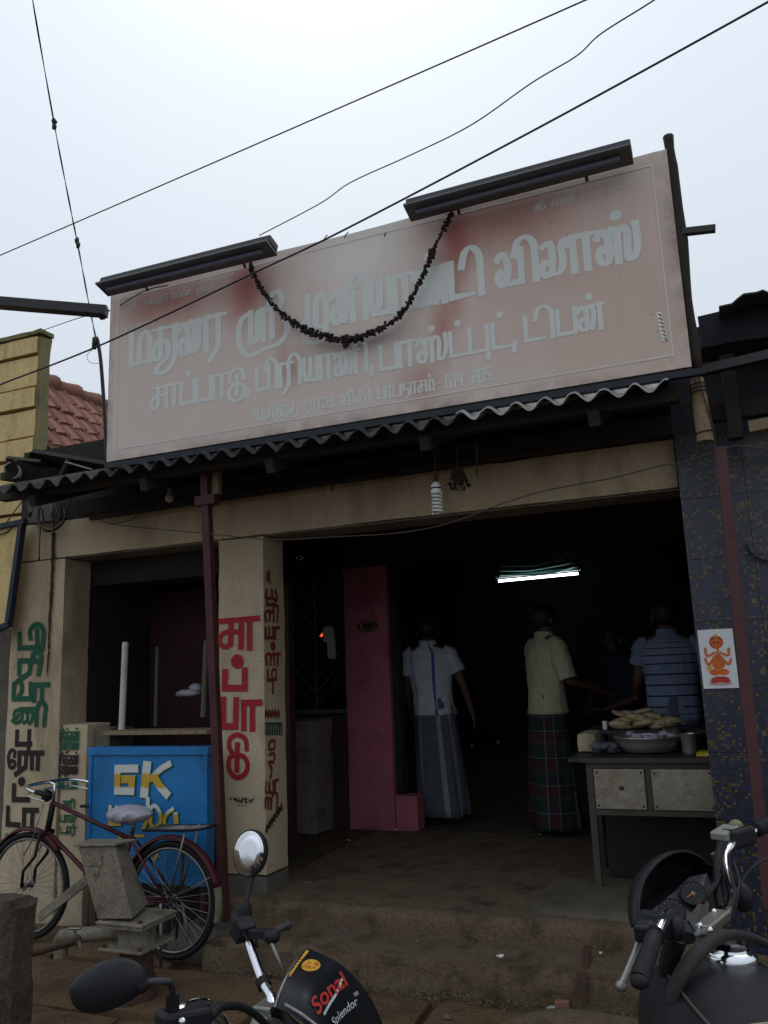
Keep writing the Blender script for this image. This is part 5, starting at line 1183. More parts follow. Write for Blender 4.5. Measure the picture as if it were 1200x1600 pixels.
MB().lathe([(.088, z2_), (.086, (z1_+z2_)/2), (.088, z1_-.013)], (cx_, cy_, 0), 22).build('water_chamber', M['pump'], HP, smooth=40)
MB().lathe([(.095, .10), (.092, .25), (.080, .26), (.078, z2_-.013)], (cx_, cy_, 0), 22).build('stand', M['rust'], HP, smooth=40)
for sx in (-.1, .1):
    for z in (z1_, z2_): MB().lathe([(.012, 0), (.012, .012)], (cx_+sx, cy_-.105, z), 6).build('bolt', M['rust'], HP)
MB().beam(hp(140, 1372, .10), hp(60, 1434, .02), .045, .016, (0, 1, 0)).build('handle', M['pump'], HP, bevel=.003)
MB().tube([(cx_-.05, cy_, hp(150, 1463).z), hp(96, 1463, .1), hp(94, 1470, .1), hp(95, 1497, .09)], [.034, .034, .034, .032], 14).build('spout', M['pump'], HP, smooth=40)
WP = thing('water_tap', 'small brass tap on a dark pipe left of the pump spout', 'tap', hp(115, 1478, -.05))
MB().tube([hp(-20, 1500, -.1), hp(62, 1486, -.06), hp(118, 1470, -.06)], .018, 10).build('pipe', M['rust'], WP, smooth=40)
MB().blob(hp(120, 1468, -.06), (.022, .022, .022), 10).build('valve', M['rust'], WP, smooth=True)
MB().tube([hp(118, 1466, -.06), hp(117, 1452, -.06)], .006, 6).build('stem', M['dull_chrome'], WP)
MB().tube([hp(108, 1451, -.06), hp(126, 1451, -.06)], .006, 6).build('handle', M['dull_chrome'], WP)
MB().tube([hp(122, 1470, -.07), hp(124, 1482, -.07)], .012, 8).build('nozzle', M['dull_chrome'], WP)

# ================================================================== BICYCLE
bw = Vector((-2.93, 3.97, .155)); fwv = Vector((-4.0, 4.03, .155)); ang = math.atan2(fwv.y-bw.y, fwv.x-bw.x)
BC = thing('bicycle', 'old maroon roadster bicycle with plastic-covered saddle parked before the blue counter', 'bicycle', bw, ang)
WB = (fwv-bw).length; RW = .335
BC.scale = (.90, .90, .90); WB = WB/.90
def wheel(x, name='wheel', steer=0):
    e = bpy.data.objects.new(name, None); COL.objects.link(e); e.parent = BC; e.location = (x, 0, RW); e.rotation_euler = (0, 0, steer)
    def torus(R, r, ry=None): 
        mb = MB(); n = 48; k = 8; ry = ry or r
        for i in range(n):
            for j in range(k): a = 2*pi*i/n; b = 2*pi*j/k; mb.v.append(Vector(((R+r*cos(b))*cos(a), ry*sin(b), (R+r*cos(b))*sin(a))))
        mb.f = [[i*k+j, i*k+(j+1) % k, ((i+1) % n)*k+(j+1) % k, ((i+1) % n)*k+j] for i in range(n) for j in range(k)]; return mb
    torus(RW-.018, .018).build('tyre', M['black_rubber'], e, smooth=True, local=True)
    torus(RW-.044, .010, .014).build('rim', M['dull_chrome'], e, smooth=True, local=True)
    sp = MB()
    for i in range(32): a = 2*pi*i/32; sd = .03*(1 if i % 2 else -1); b = a+.35*(1 if i % 4 < 2 else -1); sp.tube([(.02*cos(b), sd, .02*sin(b)), ((RW-.05)*cos(a), 0, (RW-.05)*sin(a))], .0016, 4)
    o = sp.build('spokes', M['dull_chrome'], e, local=True); o['kind'] = 'stuff'
    MB().lathe([(.02, -.04), (.024, -.036), (.014, -.03), (.014, .03), (.024, .036), (.02, .04)], (0, 0, 0), 12, Matrix.Rotation(pi/2, 4, 'X')).build('hub', M['dull_chrome'], e, local=True)
    return e
wheel(0); wheel(WB, steer=.1)
def bt(name, pts, r, m='bicycle_red', n=10, **k): return MB().tube(pts, r, n).build(name, M[m], BC, smooth=True, local=True, **k)
bb = Vector((.44, 0, .29)); seat_t = Vector((.31, 0, .70)); hd_b = Vector((1.03, 0, .68)); hd_t = Vector((.99, 0, .86)); axr = Vector((0, 0, RW)); axf = Vector((WB, 0, RW))
bt('seat_tube', [bb, seat_t], .015); bt('top_tube', [seat_t+Vector((0, 0, -.04)), hd_t], .014); bt('down_tube', [bb, hd_b], .015); bt('head_tube', [hd_b, hd_t], .020, 'black_rubber')
for s_ in (-.05, .05):
    bt('chain_stay', [bb+Vector((0, s_*.5, 0)), axr+Vector((0, s_, 0))], .009); bt('seat_stay', [seat_t+Vector((0, s_*.4, -.03)), axr+Vector((0, s_, 0))], .008)
    bt('fork_blade', [hd_b+Vector((.01, s_, 0)), hd_b+Vector((.05, s_, -.15)), axf+Vector((-.01, s_, .1)), axf+Vector((0, s_, 0))], .010, 'black_rubber')
    bt('brake_rod', [hd_t+Vector((.03, s_, .0)), hd_b+Vector((.08, s_, -.05)), axf+Vector((-.02, s_*1.2, RW*.6))], .004, 'dull_chrome')
    bt('carrier_stay', [(-.16, s_*1.3, .76), (-.02, s_, RW)], .006, 'dull_chrome')
    bt('fender_stay', [(-.355*cos(.45), s_*.8, RW+.355*sin(.45)), (0, s_, RW)], .003, 'dull_chrome')
bt('fork_crown', [hd_b+Vector((.01, -.055, -.01)), hd_b+Vector((.01, .055, -.01))], .018, 'black_rubber')
def fender(cx, a0, a1, m, name='mudguard'):
    mb = MB(); n = 22; prof = [(-.03, -.012), (-.022, .004), (0, .012), (.022, .004), (.03, -.012)]
    for i in range(n+1):
        a = a0+(a1-a0)*i/n
        for y, dr in prof: R = RW+.022+dr; mb.v.append(Vector((cx+R*cos(a), y, RW+R*sin(a))))
    mb.f = [[i*5+j, i*5+j+1, (i+1)*5+j+1, (i+1)*5+j] for i in range(n) for j in range(4)]
    return mb.build(name, M[m], BC, smooth=True, local=True, solid=.0025)
fender(0, radians(20), radians(165), 'bicycle_red'); fender(0, radians(165), radians(196), 'pump', 'mudguard_tip'); fender(WB, radians(28), radians(140), 'bicycle_red')
bt('stem', [hd_t, hd_t+Vector((-.01, 0, .12)), hd_t+Vector((.05, 0, .13))], .012, 'chrome')
hb_ = catmull([(0.800, -.24, .95), (0.920, -.235, .965), (1.020, -.19, .985), (1.045, -.09, .99), (1.045, .09, .99), (1.020, .19, .985), (0.920, .235, .965), (0.800, .24, .95)], 5)
bt('handlebar', hb_, .011, 'chrome'); bt('brake_lever', catmull([(0.820, -.23, .91), (0.940, -.22, .925), (1.020, -.17, .945), (1.035, 0, .95), (1.020, .17, .945), (0.940, .22, .925), (0.820, .23, .91)], 4), .005, 'chrome')
for s_ in (-1, 1): bt('grip', [(0.890, s_*.236, .962), (0.760, s_*.242, .945)], .016, 'black_rubber')
MB().blob((1.07, -.02, .90), (.035, .04, .04), 10).build('lamp_bracket', M['black_rubber'], BC, smooth=True, local=True)
bt('seat_post', [seat_t, seat_t+Vector((-.02, 0, .08))], .012, 'dull_chrome'); bt('seat_sticker', [seat_t+Vector((.03, -.006, -.12)), seat_t+Vector((.05, -.006, -.2))], .016, 'white_paint')
cvm = MB(); rr_ = []
for i in range(13):
    t = i/12; x = .16+.37*t; r_ = max(.012, sin(pi*min(1, t*1.02+.0))**.5); wv = (.105*(1-t)+.06*t)*r_
    rr_.append([Vector((x, wv*cos(a)*(1+.10*sin(5*a+i*1.7)), .80+.056*r_*sin(a)*(1+.14*sin(7*a+i))+.015*(1-t))) for a in [2*pi*k/26 for k in range(26)]])
cvm.loft(rr_, cap=True).build('saddle_cover', M['plastic_bag'], BC, smooth=35, local=True)
cr = [MB().tube([(-.24, y, .75), (.16, y, .735)], .0055, 6) for y in (-.065, -.03, 0, .03, .065)]
for c_ in cr: c_.build('carrier_bar', M['dull_chrome'], BC, smooth=True, local=True)
bt('carrier_frame', catmull([(.16, -.075, .735), (-.2, -.075, .75), (-.29, -.05, .76), (-.30, 0, .765), (-.29, .05, .76), (-.2, .075, .75), (.16, .075, .735)], 4), .008, 'black_rubber')
bt('chain', catmull([(0, -.05, RW+.035), (.44, -.05, .29+.08), (.53, -.05, .29), (.44, -.05, .21), (0, -.05, RW-.035), (-.035, -.05, RW), (0, -.05, RW+.035)], 4), .006, 'black_rubber')
MB().lathe([(.085, -.003), (.085, .003)], (.44, -.05, .29), 20, Matrix.Rotation(pi/2, 4, 'X')).build('chainring', M['rust'], BC, local=True)
for s_, a in ((-1, 1.2), (1, 1.2+pi)):
    e = Vector((.44+.165*cos(a), s_*.08, .29+.165*sin(a))); bt('crank', [(.44, s_*.07, .29), e], .008, 'dull_chrome'); MB().box(e.x-.04, e.x+.04, e.y-.03+s_*.04, e.y+.03+s_*.04, e.z-.012, e.z+.012).build('pedal', M['black_rubber'], BC, local=True)
bt('stand_leg', [(0, -.09, RW), (-.03, -.12, .10), (-.03, -.12, .0)], .009, 'dull_chrome'); bt('stand_leg', [(0, .09, RW), (-.03, .12, .0)], .009, 'dull_chrome'); bt('lock_chain', [(-.05, -.05, .62), (-.02, -.06, .36), (.01, -.06, .1)], .009, 'rust')

# ================================================================== MOTORCYCLES
def q(x, y, d): return at(x, y, d=d)
def blob_part(name, c, r, m, root, M_=None, n=14, jit=0):
    mb = MB(); mb.blob(c, r, n, jit, M_); return mb.build(name, m, root, smooth=True)
def tubep(name, pts, r, m, root, n=12, sm=True, k=5):
    P = catmull(pts, k) if len(pts) > 2 else [Vector(p) for p in pts]
    if isinstance(r, (list, tuple)):
        kk = len(P)-1; r = [r[min(len(r)-1, int(i*(len(r)-1)/kk))]*(1-((i*(len(r)-1)/kk) % 1))+r[min(len(r)-1, int(i*(len(r)-1)/kk)+1)]*((i*(len(r)-1)/kk) % 1) for i in range(kk+1)]
    return MB().tube(P, r, n).build(name, m, root, smooth=50)
def lower_bike(root, head, fwd, gz, tank=True, paint='tank'):
    """frame, wheels, engine, tank and seat below the handlebars, standing on the ground"""
    f = Vector((fwd[0], fwd[1], 0)).normalized(); l = Vector((-f.y, f.x, 0)); H = Vector((head[0], head[1], gz))
    def P(x, y, z): return H+f*x+l*y+Vector((0, 0, z))
    R = .295
    for nm, x in (('front_wheel', .40), ('rear_wheel', -.86)):
        c = P(x, 0, R); e = bpy.data.objects.new(nm, None); COL.objects.link(e); e.parent = root; e.location = c-root.location
        e.rotation_euler = (0, 0, math.atan2(f.y, f.x))
        def tor(RR, r, ry, name, m):
            mb = MB(); n = 40; k = 10
            for i in range(n):
                for j in range(k): a = 2*pi*i/n; b_ = 2*pi*j/k; mb.v.append(Vector(((RR+r*cos(b_))*cos(a), ry*sin(b_), (RR+r*cos(b_))*sin(a))))
            mb.f = [[i*k+j, i*k+(j+1) % k, ((i+1) % n)*k+(j+1) % k, ((i+1) % n)*k+j] for i in range(n) for j in range(k)]
            mb.build(name, m, e, smooth=True, local=True)
        tor(R-.04, .04, .042, 'tyre', M['black_rubber']); tor(R-.085, .012, .03, 'rim', M['dull_chrome'])
        mb = MB()
        for i in range(5): a = 2*pi*i/5; mb.beam((0, 0, 0), ((R-.085)*cos(a), 0, (R-.085)*sin(a)), .03, .02, (0, 1, 0))
        mb.build('spokes', M['black_plastic'], e, local=True)
        MB().lathe([(.05, -.05), (.06, -.03), (.06, .03), (.05, .05)], (0, 0, 0), 16, Matrix.Rotation(pi/2, 4, 'X')).build('hub', M['alu'], e, local=True)
        mb = MB(); n = 16
        for i in range(n+1):
            a = radians(20 if x > 0 else 35)+radians(125)*i/n
            for y, dr in ((-.06, -.02), (-.045, .008), (0, .02), (.045, .008), (.06, -.02)): RR = R+.022+dr; mb.v.append(P(x+RR*cos(a), y, R+RR*sin(a)))
        mb.f = [[i*5+j, i*5+j+1, (i+1)*5+j+1, (i+1)*5+j] for i in range(n) for j in range(4)]
        mb.build('mudguard', M[paint], root, smooth=True, solid=.003)
    for s_ in (-1, 1):
        tubep('fork_leg', [P(.02, s_*.085, .80), P(.22, s_*.085, .55), P(.40, s_*.085, R)], .019, M['alu'], root); tubep('shock_absorber', [P(-.86, s_*.11, R), P(-.75, s_*.12, .68)], .026, M['black_metal'], root)
        tubep('swing_arm', [P(-.38, s_*.09, .30), P(-.86, s_*.09, R)], .016, M['black_metal'], root)
    tubep('frame', [P(0, 0, .80), P(-.12, 0, .55), P(-.20, 0, .26), P(-.45, 0, .24), P(-.50, 0, .62), P(0, 0, .80)], .018, M['black_metal'], root)
    eng = MB(); eng.lathe([(.10, -.13), (.12, -.10), (.12, .10), (.10, .13)], P(-.32, 0, .33), 18, Matrix.Rotation(math.atan2(f.y, f.x), 4, 'Z') @ Matrix.Rotation(pi/2, 4, 'X')); eng.build('crankcase', M['alu'], root, smooth=40)
    for i in range(7): MB().lathe([(.075, 0), (.075, .006)], P(-.22+.012*i, 0, .41+.024*i), 16).build('cooling_fin', M['alu'], root)
    tubep('exhaust_pipe', [P(-.12, -.06, .48), P(-.05, -.10, .32), P(-.2, -.13, .22), P(-.5, -.15, .24), P(-1.05, -.17, .34)], [.018, .018, .02, .035, .042], M['chrome'], root)
    st = [];
    for i in range(11):
        t = i/10; x = -.50-.62*t; w = .12+.02*sin(pi*t); z = .76+.03*(t**2)*1.2
        st.append([P(x, w*cos(a), z+(.045 if sin(a) > 0 else .03)*sin(a)*(.3+.7*min(1, 4*t+.2, 5*(1-t)+.1))) for a in [2*pi*k/20 for k in range(20)]])
    MB().loft(st, cap=True).build('seat', M['black_rubber'], root, smooth=True)
    tl = [];
    for i in range(13):
        t = i/12; x = -.06-.50*t; w = (.10+.055*sin(pi*min(1, t*1.1))**.8)*(1-.45*max(0, t-.6)); zt2 = .86+.055*sin(pi*(.25+t*.62)); zb = .68+.02*t
        rr = []
        for k in range(24):
            a = 2*pi*k/24; zc = (zt2+zb)/2; hh = (zt2-zb)/2; ca = math.copysign(abs(cos(a))**.7, cos(a)); sa = math.copysign(abs(sin(a))**.75, sin(a))
            rr.append(P(x, w*ca, zc+hh*sa))
        tl.append(rr)
    if tank: MB().loft(tl, cap=True).build('fuel_tank', M[paint], root, smooth=50)
    for s_ in (-1, 1): blob_part('side_panel', P(-.62, s_*.11, .58), (.14, .03, .09) if abs(f.x) > .7 else (.05, .14, .09), M[paint], root)
    tubep('side_stand', [P(-.35, .12, .25), P(-.40, .24, .0)], .012, M['black_metal'], root)
    return P

# ---- left motorcycle
bar_far, bar_near, clampL = q(383, 1452, 2.02), q(281, 1580, 1.50), q(420, 1592, 1.76)
fL = Vector((.93, .36, 0)); headL = clampL+fL*.02
ML = thing('motorcycle', 'black motorcycle with yellow and red script stickers on its front cowl and two round mirrors', 'motorcycle', (headL.x, headL.y, .10))
PL = lower_bike(ML, headL, Vector((.70, .71, 0)), .10+(clampL.z-.10-.95))
tubep('handlebar', [q(380, 1445, 2.03), bar_far, q(392, 1482, 1.98), q(411, 1535, 1.88), q(424, 1560, 1.82), q(422, 1592, 1.77), q(400, 1620, 1.70), q(362, 1618, 1.64), q(344, 1592, 1.60), q(325, 1572, 1.57), q(303, 1570, 1.54), bar_near, q(262, 1606, 1.47)], .0115, M['chrome'], ML, 14)
tubep('cable_band', [q(409, 1531, 1.885), q(414, 1542, 1.87)], .016, M['black_rubber'], ML)
MB().beam(q(408, 1588, 1.77), q(436, 1566, 1.84), .045, .035).build('handlebar_clamp', M['alu'], ML, bevel=.004)
MB().beam(q(402, 1596, 1.74), q(428, 1604, 1.76), .05, .03).build('top_yoke', M['alu'], ML, bevel=.004)
tubep('grip', [q(376, 1452, 2.05), q(372, 1440, 2.12), q(370, 1432, 2.2)], .017, M['black_rubber'], ML)
MB().beam(q(372, 1440, 2.03), q(386, 1462, 2.0), .045, .05).build('switch_housing', M['black_plastic'], ML, bevel=.006)
blob_part('brake_reservoir', q(383, 1428, 2.04), (.017, .017, .035), M['black_plastic'], ML)
MB().beam(q(388, 1458, 2.0), q(432, 1460, 1.98), .022, .022).build('lever_bracket', M['black_plastic'], ML, bevel=.004)
tubep('brake_lever', [q(428, 1460, 1.98), q(436, 1452, 1.98), q(449, 1446, 2.0)], [.010, .009, .010], M['black_metal'], ML)
blob_part('lever_knob', q(449, 1446, 2.0), .011, M['black_metal'], ML); blob_part('lever_joint', q(424, 1463, 1.97), (.022, .02, .018), M['black_plastic'], ML)
tubep('clutch_cable', [q(423, 1470, 1.96), q(432, 1492, 1.94), q(442, 1515, 1.93)], .0045, M['alu'], ML, 8)
tubep('wiring', [q(398, 1462, 2.0), q(403, 1480, 1.99), q(396, 1472, 2.0)], .003, M['wire'], ML, 6)
# far mirror
MF = q(390, 1333, 2.08); camdir = (CP-MF).normalized()
def mirror(name, c, n_, up, rx, rz, depth, m_glass=True, rot=0):
    n_ = n_.normalized(); s_ = up.cross(n_).normalized(); u_ = n_.cross(s_); s2 = s_*cos(rot)+u_*sin(rot); u2 = -s_*sin(rot)+u_*cos(rot)
    Mx = Matrix(((s2.x, u2.x, n_.x, 0), (s2.y, u2.y, n_.y, 0), (s2.z, u2.z, n_.z, 0), (0, 0, 0, 1)))
    e = bpy.data.objects.new(name, None); COL.objects.link(e); e.parent = ML
    prof = [(.15, -depth), (.5, -depth*.9), (.8, -depth*.6), (.97, -.012), (1, 0), (.985, .004), (.93, .003)]
    MB().lathe([(r_, z_) for r_, z_ in prof], c, 30, Mx @ Matrix.Diagonal((rx, rz, 1, 1))).build('shell', M['black_plastic'], e, smooth=True)
    if m_glass: MB().lathe([(.93, .0045), (.5, .0052), (.01, .0055)], c, 30, Mx @ Matrix.Diagonal((rx, rz, 1, 1))).build('glass', plain('mirror_glass', (.8, .82, .84), .02, 1, scratch=0), e, smooth=True)
    return e
mirror('mirror', MF, Vector((-.12, -.95, .12)), Vector((0, 0, 1)), .050, .057, .035, rot=-.25)
tubep('mirror_stem', [q(401, 1357, 2.08), q(393, 1378, 2.07), q(387, 1400, 2.06), q(385, 1418, 2.05)], .0055, M['black_metal'], ML)
tubep('mirror_boot', [q(386, 1414, 2.05), q(383, 1432, 2.04)], .013, M['black_rubber'], ML)
# near mirror seen from behind
MN = q(170, 1539, 1.45)
mb = MB(); rr_ = []
ax = (q(228, 1535, 1.45)-q(108, 1545, 1.45)); hx_ = ax.normalized(); vz = Vector((0, 0, 1)); vz = (vz-hx_*vz.dot(hx_)).normalized(); dn = hx_.cross(vz).normalized()
if dn.dot(CP-MN) < 0: dn = -dn
for i in range(15):
    t = i/14; e_ = (sin(pi*min(.985, max(.015, t**.85))))**.42
    cx2 = MN+hx_*((t-.5)*.134)
    up_ = .050*e_*(.62+.5*t); dn2 = .043*e_*(1.05-.25*t)
    rr_.append([cx2+vz*((up_ if sin(a) > 0 else dn2)*sin(a)-.004+.006*t)+dn*(.028*e_*cos(a) if cos(a) > 0 else .010*e_*cos(a)) for a in [2*pi*k/28 for k in range(28)]])
e_m = bpy.data.objects.new('mirror', None); COL.objects.link(e_m); e_m.parent = ML
mb.loft(rr_, cap=True).build('shell', M['black_plastic'], e_m, smooth=60)
gl_ = []
for i in range(15):
    p_ = [rr_[i][k] for k in (7, 21)]; gl_.append(p_)
mb = MB(); cen = MN-dn*.0125
pts_ = [rr_[i][8] for i in range(1, 14)]+[rr_[i][20] for i in range(13, 0, -1)]
pts_ = [cen+(p-cen)*.93 for p in pts_]; pts_ = [p-dn*((p-cen).dot(dn)) for p in pts_]
mb.add(pts_, [tuple(range(len(pts_)))]); mb.build('glass', M['chrome'], e_m)
tubep('mirror_stem', [q(222, 1538, 1.45), q(240, 1534, 1.45), q(262, 1534, 1.46), q(268, 1540, 1.47), q(270, 1556, 1.48)], .0062, M['black_metal'], ML, k=8)
tubep('mirror_boot', [q(221, 1538, 1.45), q(234, 1535, 1.45)], [.016, .008], M['black_rubber'], ML)
tubep('mirror_boot', [q(270, 1552, 1.48), q(269, 1606, 1.48)], [.0115, .013], M['black_rubber'], ML)
MB().beam(q(248, 1604, 1.46), q(322, 1590, 1.52), .05, .045).build('switch_housing', M['black_plastic'], ML, bevel=.008)
blob_part('chrome_screw', q(285, 1596, 1.44), .007, M['chrome'], ML)
tubep('grip', [q(250, 1612, 1.45), q(190, 1690, 1.36)], .018, M['black_rubber'], ML)
tubep('clutch_lever', [q(300, 1612, 1.47), q(240, 1660, 1.36)], .006, M['alu'], ML)
tubep('black_hose', [q(330, 1588, 1.52), q(345, 1574, 1.55), q(375, 1573, 1.62), q(402, 1588, 1.68), q(425, 1612, 1.74)], .0075, M['black_rubber'], ML)
tubep('black_hose', [q(296, 1600, 1.5), q(326, 1588, 1.52), q(338, 1574, 1.56)], .011, M['black_rubber'], ML)
# cowl
ctrl = [[(430, 1574, 1.75), (449, 1524, 1.82), (478, 1480, 1.97)], [(466, 1592, 1.71), (492, 1540, 1.79), (534, 1508, 1.98)], [(505, 1634, 1.72), (536, 1590, 1.81), (579, 1559, 2.0)], [(532, 1695, 1.80), (566, 1652, 1.87), (607, 1622, 2.02)]]
cw = [[q(*c) for c in r_] for r_ in ctrl]
def surf(u, v):
    pr = []
    for r_ in cw: a, b, c = r_; b2 = b*2-(a+c)*.5; pr.append(a*(1-u)**2+b2*2*u*(1-u)+c*u*u)
    s_ = v*3; i = min(2, int(s_)); t = s_-i; a, b, c, d = pr[max(i-1, 0)], pr[i], pr[i+1], pr[min(i+2, 3)]
    return .5*((2*b)+(c-a)*t+(2*a-5*b+4*c-d)*t*t+(3*b-a-3*c+d)*t**3)
def snorm(u, v):
    n_ = (surf(min(1, u+.02), v)-surf(max(0, u-.02), v)).cross(surf(u, min(1, v+.02))-surf(u, max(0, v-.02))).normalized()
    return n_ if n_.dot(CP-surf(u, v)) > 0 else -n_
mb = MB(); nu, nv = 20, 24
for j in range(nv+1):
    for i in range(nu+1): mb.v.append(surf(i/nu, j/nv))
for j in range(nv+1):
    for i in range(nu+1): mb.v.append(surf(i/nu, j/nv)-snorm(i/nu, j/nv)*.006)
K_ = (nu+1)*(nv+1); id_ = lambda i, j, s_=0: s_*K_+j*(nu+1)+i
for j in range(nv):
    for i in range(nu):
        mb.f.append([id_(i, j), id_(i+1, j), id_(i+1, j+1), id_(i, j+1)]); mb.f.append([id_(i, j, 1), id_(i, j+1, 1), id_(i+1, j+1, 1), id_(i+1, j, 1)])
for i in range(nu): mb.f += [[id_(i, 0), id_(i, 0, 1), id_(i+1, 0, 1), id_(i+1, 0)], [id_(i, nv), id_(i+1, nv), id_(i+1, nv, 1), id_(i, nv, 1)]]
for j in range(nv): mb.f += [[id_(0, j), id_(0, j+1), id_(0, j+1, 1), id_(0, j, 1)], [id_(nu, j), id_(nu, j, 1), id_(nu, j+1, 1), id_(nu, j+1)]]
cowl = mb.build('front_cowl', M['tank'], ML, smooth=60)
tubep('cowl_rim', [surf(i/8, 0) for i in range(9)], .0035, M['dull_chrome'], ML, 8)
mb = MB(); hl = [surf(.5, .75)+Vector((0, 0, -.10))]; mb.blob(surf(.45, .8)+Vector((-.02, 0, -.12)), (.10, .10, .10), 18); mb.build('headlight', M['black_plastic'], ML, smooth=True)
MB().beam(q(446, 1592, 1.76), q(500, 1640, 1.78), .11, .02, (0, 0, 1)).build('instrument_panel', M['black_plastic'], ML, bevel=.006)
tubep('panel_trim', [q(446, 1570, 1.735), q(468, 1583, 1.71), q(496, 1604, 1.695)], .004, M['dull_chrome'], ML, 8)
def on_cowl(u, v, l=.001): return surf(u, v)+snorm(u, v)*l
def font_on(name, text, u0, u1, v0, hv, m, shear=.3, bold=.02, swap=False):
    cu = bpy.data.curves.new('t', 'FONT'); cu.body = text; cu.shear = shear; cu.offset = bold; cu.resolution_u = 3
    o = bpy.data.objects.new('t', cu); COL.objects.link(o); dg = bpy.context.evaluated_depsgraph_get()
    me = bpy.data.meshes.new_from_object(o.evaluated_get(dg)); bpy.data.objects.remove(o)
    bm = bmesh.new(); bm.from_mesh(me); bmesh.ops.subdivide_edges(bm, edges=bm.edges, cuts=1); bmesh.ops.triangulate(bm, faces=bm.faces); bm.to_mesh(me); bm.free()
    xs = [v.co.x for v in me.vertices]; ys = [v.co.y for v in me.vertices]; w = max(xs)-min(xs); off = root_offset(ML)
    for v in me.vertices:
        u = u0+(u1-u0)*(v.co.x-min(xs))/w; vv = v0-hv*v.co.y
        v.co = on_cowl(u, vv, .0022)-off
    me.materials.clear(); me.materials.append(M[m]); me.name = name
    b = bpy.data.objects.new(name, me); COL.objects.link(b); b.parent = ML; return b
font_on('lettering', 'Sonal', .22, .90, .50, .17, 'orange_red' if 'orange_red' in M else 'red_print')
font_on('lettering', 'Splendor', .30, .80, .66, .085, 'white_letter', .4, .01)
font_on('lettering', '100', .80, .88, .60, .04, 'white_letter', .3, .01)
mb = MB(); ribbon(mb, [(.30, .535), (.45, .52), (.62, .50), (.82, .44)], .02, lambda a, b, l: on_cowl(a, b, .002+l), 0); mb.build('swoosh', M['white_letter'], ML)
mb = MB()
for k in range(9):
    disc(mb, (.50+.05*k, .055), .022, lambda a, b, l: on_cowl(a, b, .0016+l), .0002*k, 8, .020)
ribbon(mb, [(.5, .055), (.92, .055)], .03, lambda a, b, l: on_cowl(a, b, .0024+l), .002)
mb.build('yellow_strip', M['gold_print'], ML)
mb = MB(); disc(mb, (.74, .175), .11, lambda a, b, l: on_cowl(a, b, .0016+l), 0, 24, .075); mb.build('emblem', M['gold_print'], ML)
mb = MB()
for k in range(16): disc(mb, (.74+random.uniform(-.07, .07), .175+random.uniform(-.045, .045)), .013, lambda a, b, l: on_cowl(a, b, .0022+l), .0001*k, 6, .009)
mb.build('emblem_pattern', M['orange'], ML)

# ---- right motorcycle
clampR = q(1110, 1447, 1.72); fR = Vector((-.45, .89, 0)).normalized(); headR = clampR+fR*.02
MR = thing('motorcycle', 'black motorcycle with vinyl covered tank seen from the rider side at bottom right', 'motorcycle', (headR.x, headR.y, .10))
PR = lower_bike(MR, headR, fR, clampR.z-1.02, tank=False)
# tank under a stitched vinyl cover
tk = []
lR = Vector((-fR.y, fR.x, 0)); capp = q(1142, 1482, 1.56)
def PT(x, y, z): return Vector((capp.x-.035, capp.y-.02, 0))+fR*x+lR*y+Vector((0, 0, z))
for i in range(17):
    t = i/16; x = .10-.62*t; w = .085+.085*sin(pi*min(1, .12+t*.72)); zt2 = capp.z-.018-.055*max(0, t-.30)-(.05 if i == 0 else .012 if i == 1 else 0); zb = capp.z-.24
    rr = []
    for k in range(32):
        a = 2*pi*k/32; ca = math.copysign(abs(cos(a))**.72, cos(a)); sa = math.copysign(abs(sin(a))**.62, sin(a)); rr.append(PT(x, w*ca, (zt2+zb)/2+(zt2-zb)/2*sa))
    tk.append(rr)
MB().loft(tk, cap=True).build('fuel_tank', worn('vinyl_tank_cover', (.014, .016, .021), (.04, .036, .03), .4, 10, .45, .08, 120, spec=.3), MR, smooth=50)
MB().tube([p+Vector((0, 0, .002)) for p in [tk[i][11] for i in range(1, 17)]], .003, 6).build('cover_seam', M['wire_brown'], MR, smooth=True)
MB().tube([p+Vector((0, 0, .002)) for p in [tk[i][5] for i in range(1, 17)]], .003, 6).build('cover_seam', M['wire_brown'], MR, smooth=True)
MB().tube(catmull([tk[9][k] + Vector((0, 0, .002)) for k in range(1, 16)], 2), .0028, 6).build('cover_piping', plain('pale_piping', (.28, .25, .19), .7), MR, smooth=True)
MB().lathe([(.045, -.012), (.046, 0), (.043, .006), (.034, .010), (.030, .008), (.028, .013), (.004, .014)], (capp.x, capp.y, capp.z-.012), 26).build('fuel_cap', M['chrome'], MR, smooth=50)
# handlebar in two visible runs
tubep('handlebar', [q(1186, 1294, 2.16), q(1168, 1304, 2.12), q(1146, 1318, 2.05), q(1134, 1338, 2.0), q(1137, 1368, 1.93), q(1144, 1398, 1.85), q(1137, 1424, 1.78), q(1112, 1448, 1.72), q(1092, 1464, 1.67), q(1072, 1462, 1.60), q(1058, 1440, 1.54), q(1048, 1430, 1.50), q(1036, 1440, 1.46), q(1026, 1462, 1.42)], .0112, M['chrome'], MR, 14)
tubep('grip', [q(1182, 1297, 2.15), q(1232, 1268, 2.24)], [.019, .018], M['black_rubber'], MR)
tubep('grip', [q(1024, 1458, 1.42), q(1016, 1482, 1.38), q(1000, 1530, 1.33)], [.0135, .0145, .0155], M['black_rubber'], MR)
blob_part('grip_end', q(999, 1533, 1.325), (.0155, .0155, .012), M['black_rubber'], MR)
for t in range(4):
    c0 = q(1024, 1458, 1.42); c1 = q(1000, 1530, 1.33); a = c0+(c1-c0)*(.0+.035*t); MB().tube([a, a+(c1-c0)*.015], .0165, 16).build('grip_rib', M['black_rubber'], MR, smooth=40)
MB().beam(q(1014, 1442, 1.46), q(1052, 1448, 1.50), .05, .04).build('switch_housing', M['black_plastic'], MR, bevel=.008)
